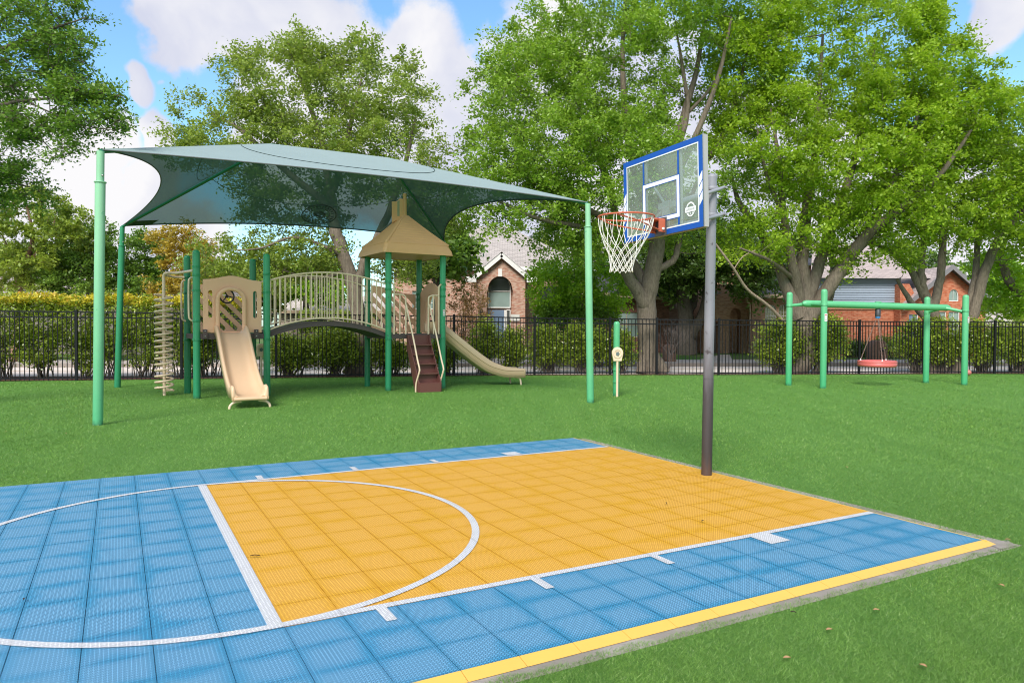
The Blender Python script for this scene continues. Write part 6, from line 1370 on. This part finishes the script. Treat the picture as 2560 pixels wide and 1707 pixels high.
# ---- house C: orange brick and blue-grey siding
oC = (at(2080, 800, 38).x, 38, 0); hC = thing('brick_house', 'orange-red brick house with blue-grey siding and a brick gable at right', 'house', oC)
XC = lambda px, Y=38: (px-1176)/1646*Y
f0, f1, f2 = XC(1868), XC(2066), XC(2262); zs_ = zat(1980, 706, 38); zu = zat(1980, 640, 38)
wb = WB(); wall(wb, (f0, 38), (f1, 38), GZ, const(zs_)); 
gz0 = zat(2170, 690, 37.4); gpk = zat(2165, 628, 37.4); A_ = XC(2066, 37.4)
dw = [(XC(2087, 37.4)-A_, XC(2108, 37.4)-A_, GZ+1.0, const(zat(2098, 722, 37.4)), False), (XC(2150, 37.4)-A_, XC(2172, 37.4)-A_, .9, const(zat(2160, 716, 37.4)), False), (XC(2178, 37.4)-A_, XC(2203, 37.4)-A_, .9, const(zat(2190, 716, 37.4)), False), (XC(2178, 37.4)-A_, XC(2200, 37.4)-A_, zat(2190, 692, 37.4), arch(XC(2189, 37.4)-A_, XC(2200, 37.4)-XC(2178, 37.4), zat(2190, 680, 37.4), .35), True)]
Lw_ = XC(2262, 37.4)-A_; tg = gable(XC(2085, 37.4)-A_, Lw_, zat(2100, 650, 37.4)*0+gz0, zat(2165, 615, 37.4)); 
def tg2(x): return max(tg(x), zat(2080, 652, 37.4)) if x < XC(2100, 37.4)-A_ else tg(x)
tg2.br = tg.br+(XC(2100, 37.4)-A_, XC(2100, 37.4)-A_+.01)
PCc = wall(wb, (A_, 37.4), (A_+Lw_, 37.4), GZ, tg2, dw, .1); wall(wb, (A_, 38), (A_, 37.4), GZ, const(zat(2080, 652, 37.4))); wall(wb, (A_+Lw_, 37.4), (A_+Lw_, 46), GZ, const(gz0)); wb.build('brick_wall', BR_C, hC, oC)
for q_, o in enumerate(dw): flatwin(PCc, o[0], o[1], o[2], o[3]((o[0]+o[1])/2) if not o[4] else zat(2190, 680, 37.4), hC, oC, WIN_G if q_ else DOORB, .08, muntins=(2, 1) if q_ > 1 else (0, 0), topf=o[3] if o[4] else None)
mb = MB(); mb.box((f0, 37.94, zs_-.12), (f1-.01, 38.0, zs_+.02)); mb.build('brick_band', BR_C, hC, origin=oC)
nb_ = 12
for k in range(nb_):       # lapped siding boards
    za, zb_ = zs_+(zu-zs_)*k/nb_+.02, zs_+(zu-zs_)*(k+1)/nb_+.02; mb = MB(); mb.add([(f0, 37.93, za), (f1-.2, 37.93, za), (f1-.2, 37.97, zb_), (f0, 37.97, zb_), (f0, 37.98, za), (f1-.2, 37.98, za)], [(0, 1, 2, 3), (4, 5, 1, 0)]); mb.build('siding_board', SIDING, hC, origin=oC)
mb = MB(); mb.box((f1-.19, 37.90, zs_), (f1-.03, 37.98, zu+.02)); mb.build('corner_board', SIDING, hC, origin=oC)
wb = WB(); rt = zat(2100, 600, 43); wb.poly([(f0-.4, 37.5, zu), (A_+2, 37.5, zu), (A_+1, 43, rt+1.0), (f0+2, 43, rt+1.0)]); gm = (tg.br[0]+tg.br[2])/2+A_; pkz = zat(2165, 615, 37.4)+.1
for sg in (-1, 1):
    e = Vector((gm+sg*(Lw_-(tg.br[0]))/2+sg*.5, 36.95, gz0-.30)); t_ = Vector((gm, 36.95, pkz)); b2_ = Vector((0, 7, 0)); wb.poly([e, e+b2_, t_+b2_, t_] if sg < 0 else [e, t_, t_+b2_, e+b2_])
wb.build('roof', SH_D, hC, oC)
mb = MB()
for sg in (-1, 1):
    e = Vector((gm+sg*(Lw_-(tg.br[0]))/2+sg*.5, 36.9, gz0-.42)); t_ = Vector((gm, 36.9, pkz-.10)); n2 = Vector((0, 0, .13)); vs = [e-n2, t_-n2, t_+n2, e+n2]; mb.add(vs+[v+Vector((0, .06, 0)) for v in vs], [(0, 1, 2, 3), (7, 6, 5, 4), (0, 4, 5, 1), (1, 5, 6, 2), (2, 6, 7, 3), (3, 7, 4, 0)])
ex = A_+Lw_+.5; mb.box((ex-.7, 36.9, gz0-.55), (ex+.1, 37.4, gz0-.42)); mb.build('gable_trim', TRIMG, hC, origin=oC)
mb = MB(); mb.tube(smooth_path([(ex-.1, 37.1, gz0-.5), (ex-.1, 37.1, gz0-.9), (ex-.35, 37.25, gz0-1.1)], 4), .05, 8); mb.build('downspout', TRIMG, hC, origin=oC)
# ---- pale roofs
def roof_house(px0, px1, pye, pyr, Y, lb, sh, wall_m, name='house', inset=.25, hip=True):
    xa, xb = (px0-1176)/1646*Y, (px1-1176)/1646*Y; ze_ = zat(1176, pye, Y); zr = zat(1176, pyr, Y+4); o = ((xa+xb)/2, Y, 0); h = thing(name, lb, 'house', o); wb = WB()
    wall(wb, (xa, Y), (xb, Y), GZ, const(ze_)); wall(wb, (xa, Y+8), (xa, Y), GZ, const(ze_)); wall(wb, (xb, Y), (xb, Y+8), GZ, const(ze_)); wb.build('wall', wall_m, h, o)
    ii = (xb-xa)*inset if hip else 0; wb = WB(); A1 = Vector((xa-.4, Y-.4, ze_)); A2 = Vector((xb+.4, Y-.4, ze_)); A3 = Vector((xb+.4, Y+8.4, ze_)); A4 = Vector((xa-.4, Y+8.4, ze_)); T1_ = Vector((xa+ii, Y+4, zr)); T2_ = Vector((xb-ii, Y+4, zr))
    wb.poly([A1, A2, T2_, T1_]); wb.poly([A2, A3, T2_]); wb.poly([A4, A1, T1_]); wb.poly([A3, A4, T1_, T2_]); wb.build('roof', sh, h, o)
    mb = MB(); mb.box((xa-.42, Y-.45, ze_-.18), (xb+.42, Y-.40, ze_+.02)); mb.build('fascia', TRIMT, h, origin=o); return h
roof_house(640, 775, 716, 660, 50, 'house with a pale hipped roof seen through the left part of the bridge', SH_C, CREAM, inset=.42)
roof_house(790, 880, 716, 672, 50, 'house with a pale hipped roof right of the oak trunk, seen through the bridge', SH_C, CREAM, inset=.42)
roof_house(2262, 2480, 744, 672, 44, 'house with a broad beige shingle roof at the right edge', SH_C, CREAM, inset=.2)
roof_house(-260, 452, 684, 640, 34.5, 'long low brown-grey house behind the hedge at left', SH_D, WALLG, 'long_house', inset=.05)
# ---- stone mailbox pillars
for px, by, ty, Y, lb, hw in ((2014, 843, 783, 30.3, 'rounded brown stone mailbox pillar with black box behind the tire swing', .29), (1537, 838, 792, 30.2, 'pinkish stone mailbox pillar behind the twiggy shrub', .20)):
    p = at(px, by, Y); t_ = thing('mailbox_pillar', lb, 'mailbox', (p.x, Y, .14), 0, 'stone mailbox pillars by the road'); h = zat(px, ty, Y)-.14
    ol = [(-hw, 0), (hw, 0), (hw*.98, h*.75)]+[(hw*.93*math.cos(a), h*.78+h*.22*math.sin(a)) for a in np.linspace(.1, math.pi-.1, 11)]+[(-hw*.98, h*.75)]
    plate('pillar', [ol], .55, STONE, t_, Matrix.Rotation(math.pi/2, 4, 'X'), .04)
    mb = MB(); mb.box((-.02, -.33, h*.52), (.18, -.275, h*.68)); bxx = mb.build('mail_slot', BLACK, t_); mb = MB(); mb.box((.02, -.336, h*.61), (.15, -.3305, h*.63)); mb.build('slot_plate', BOLT, bxx)
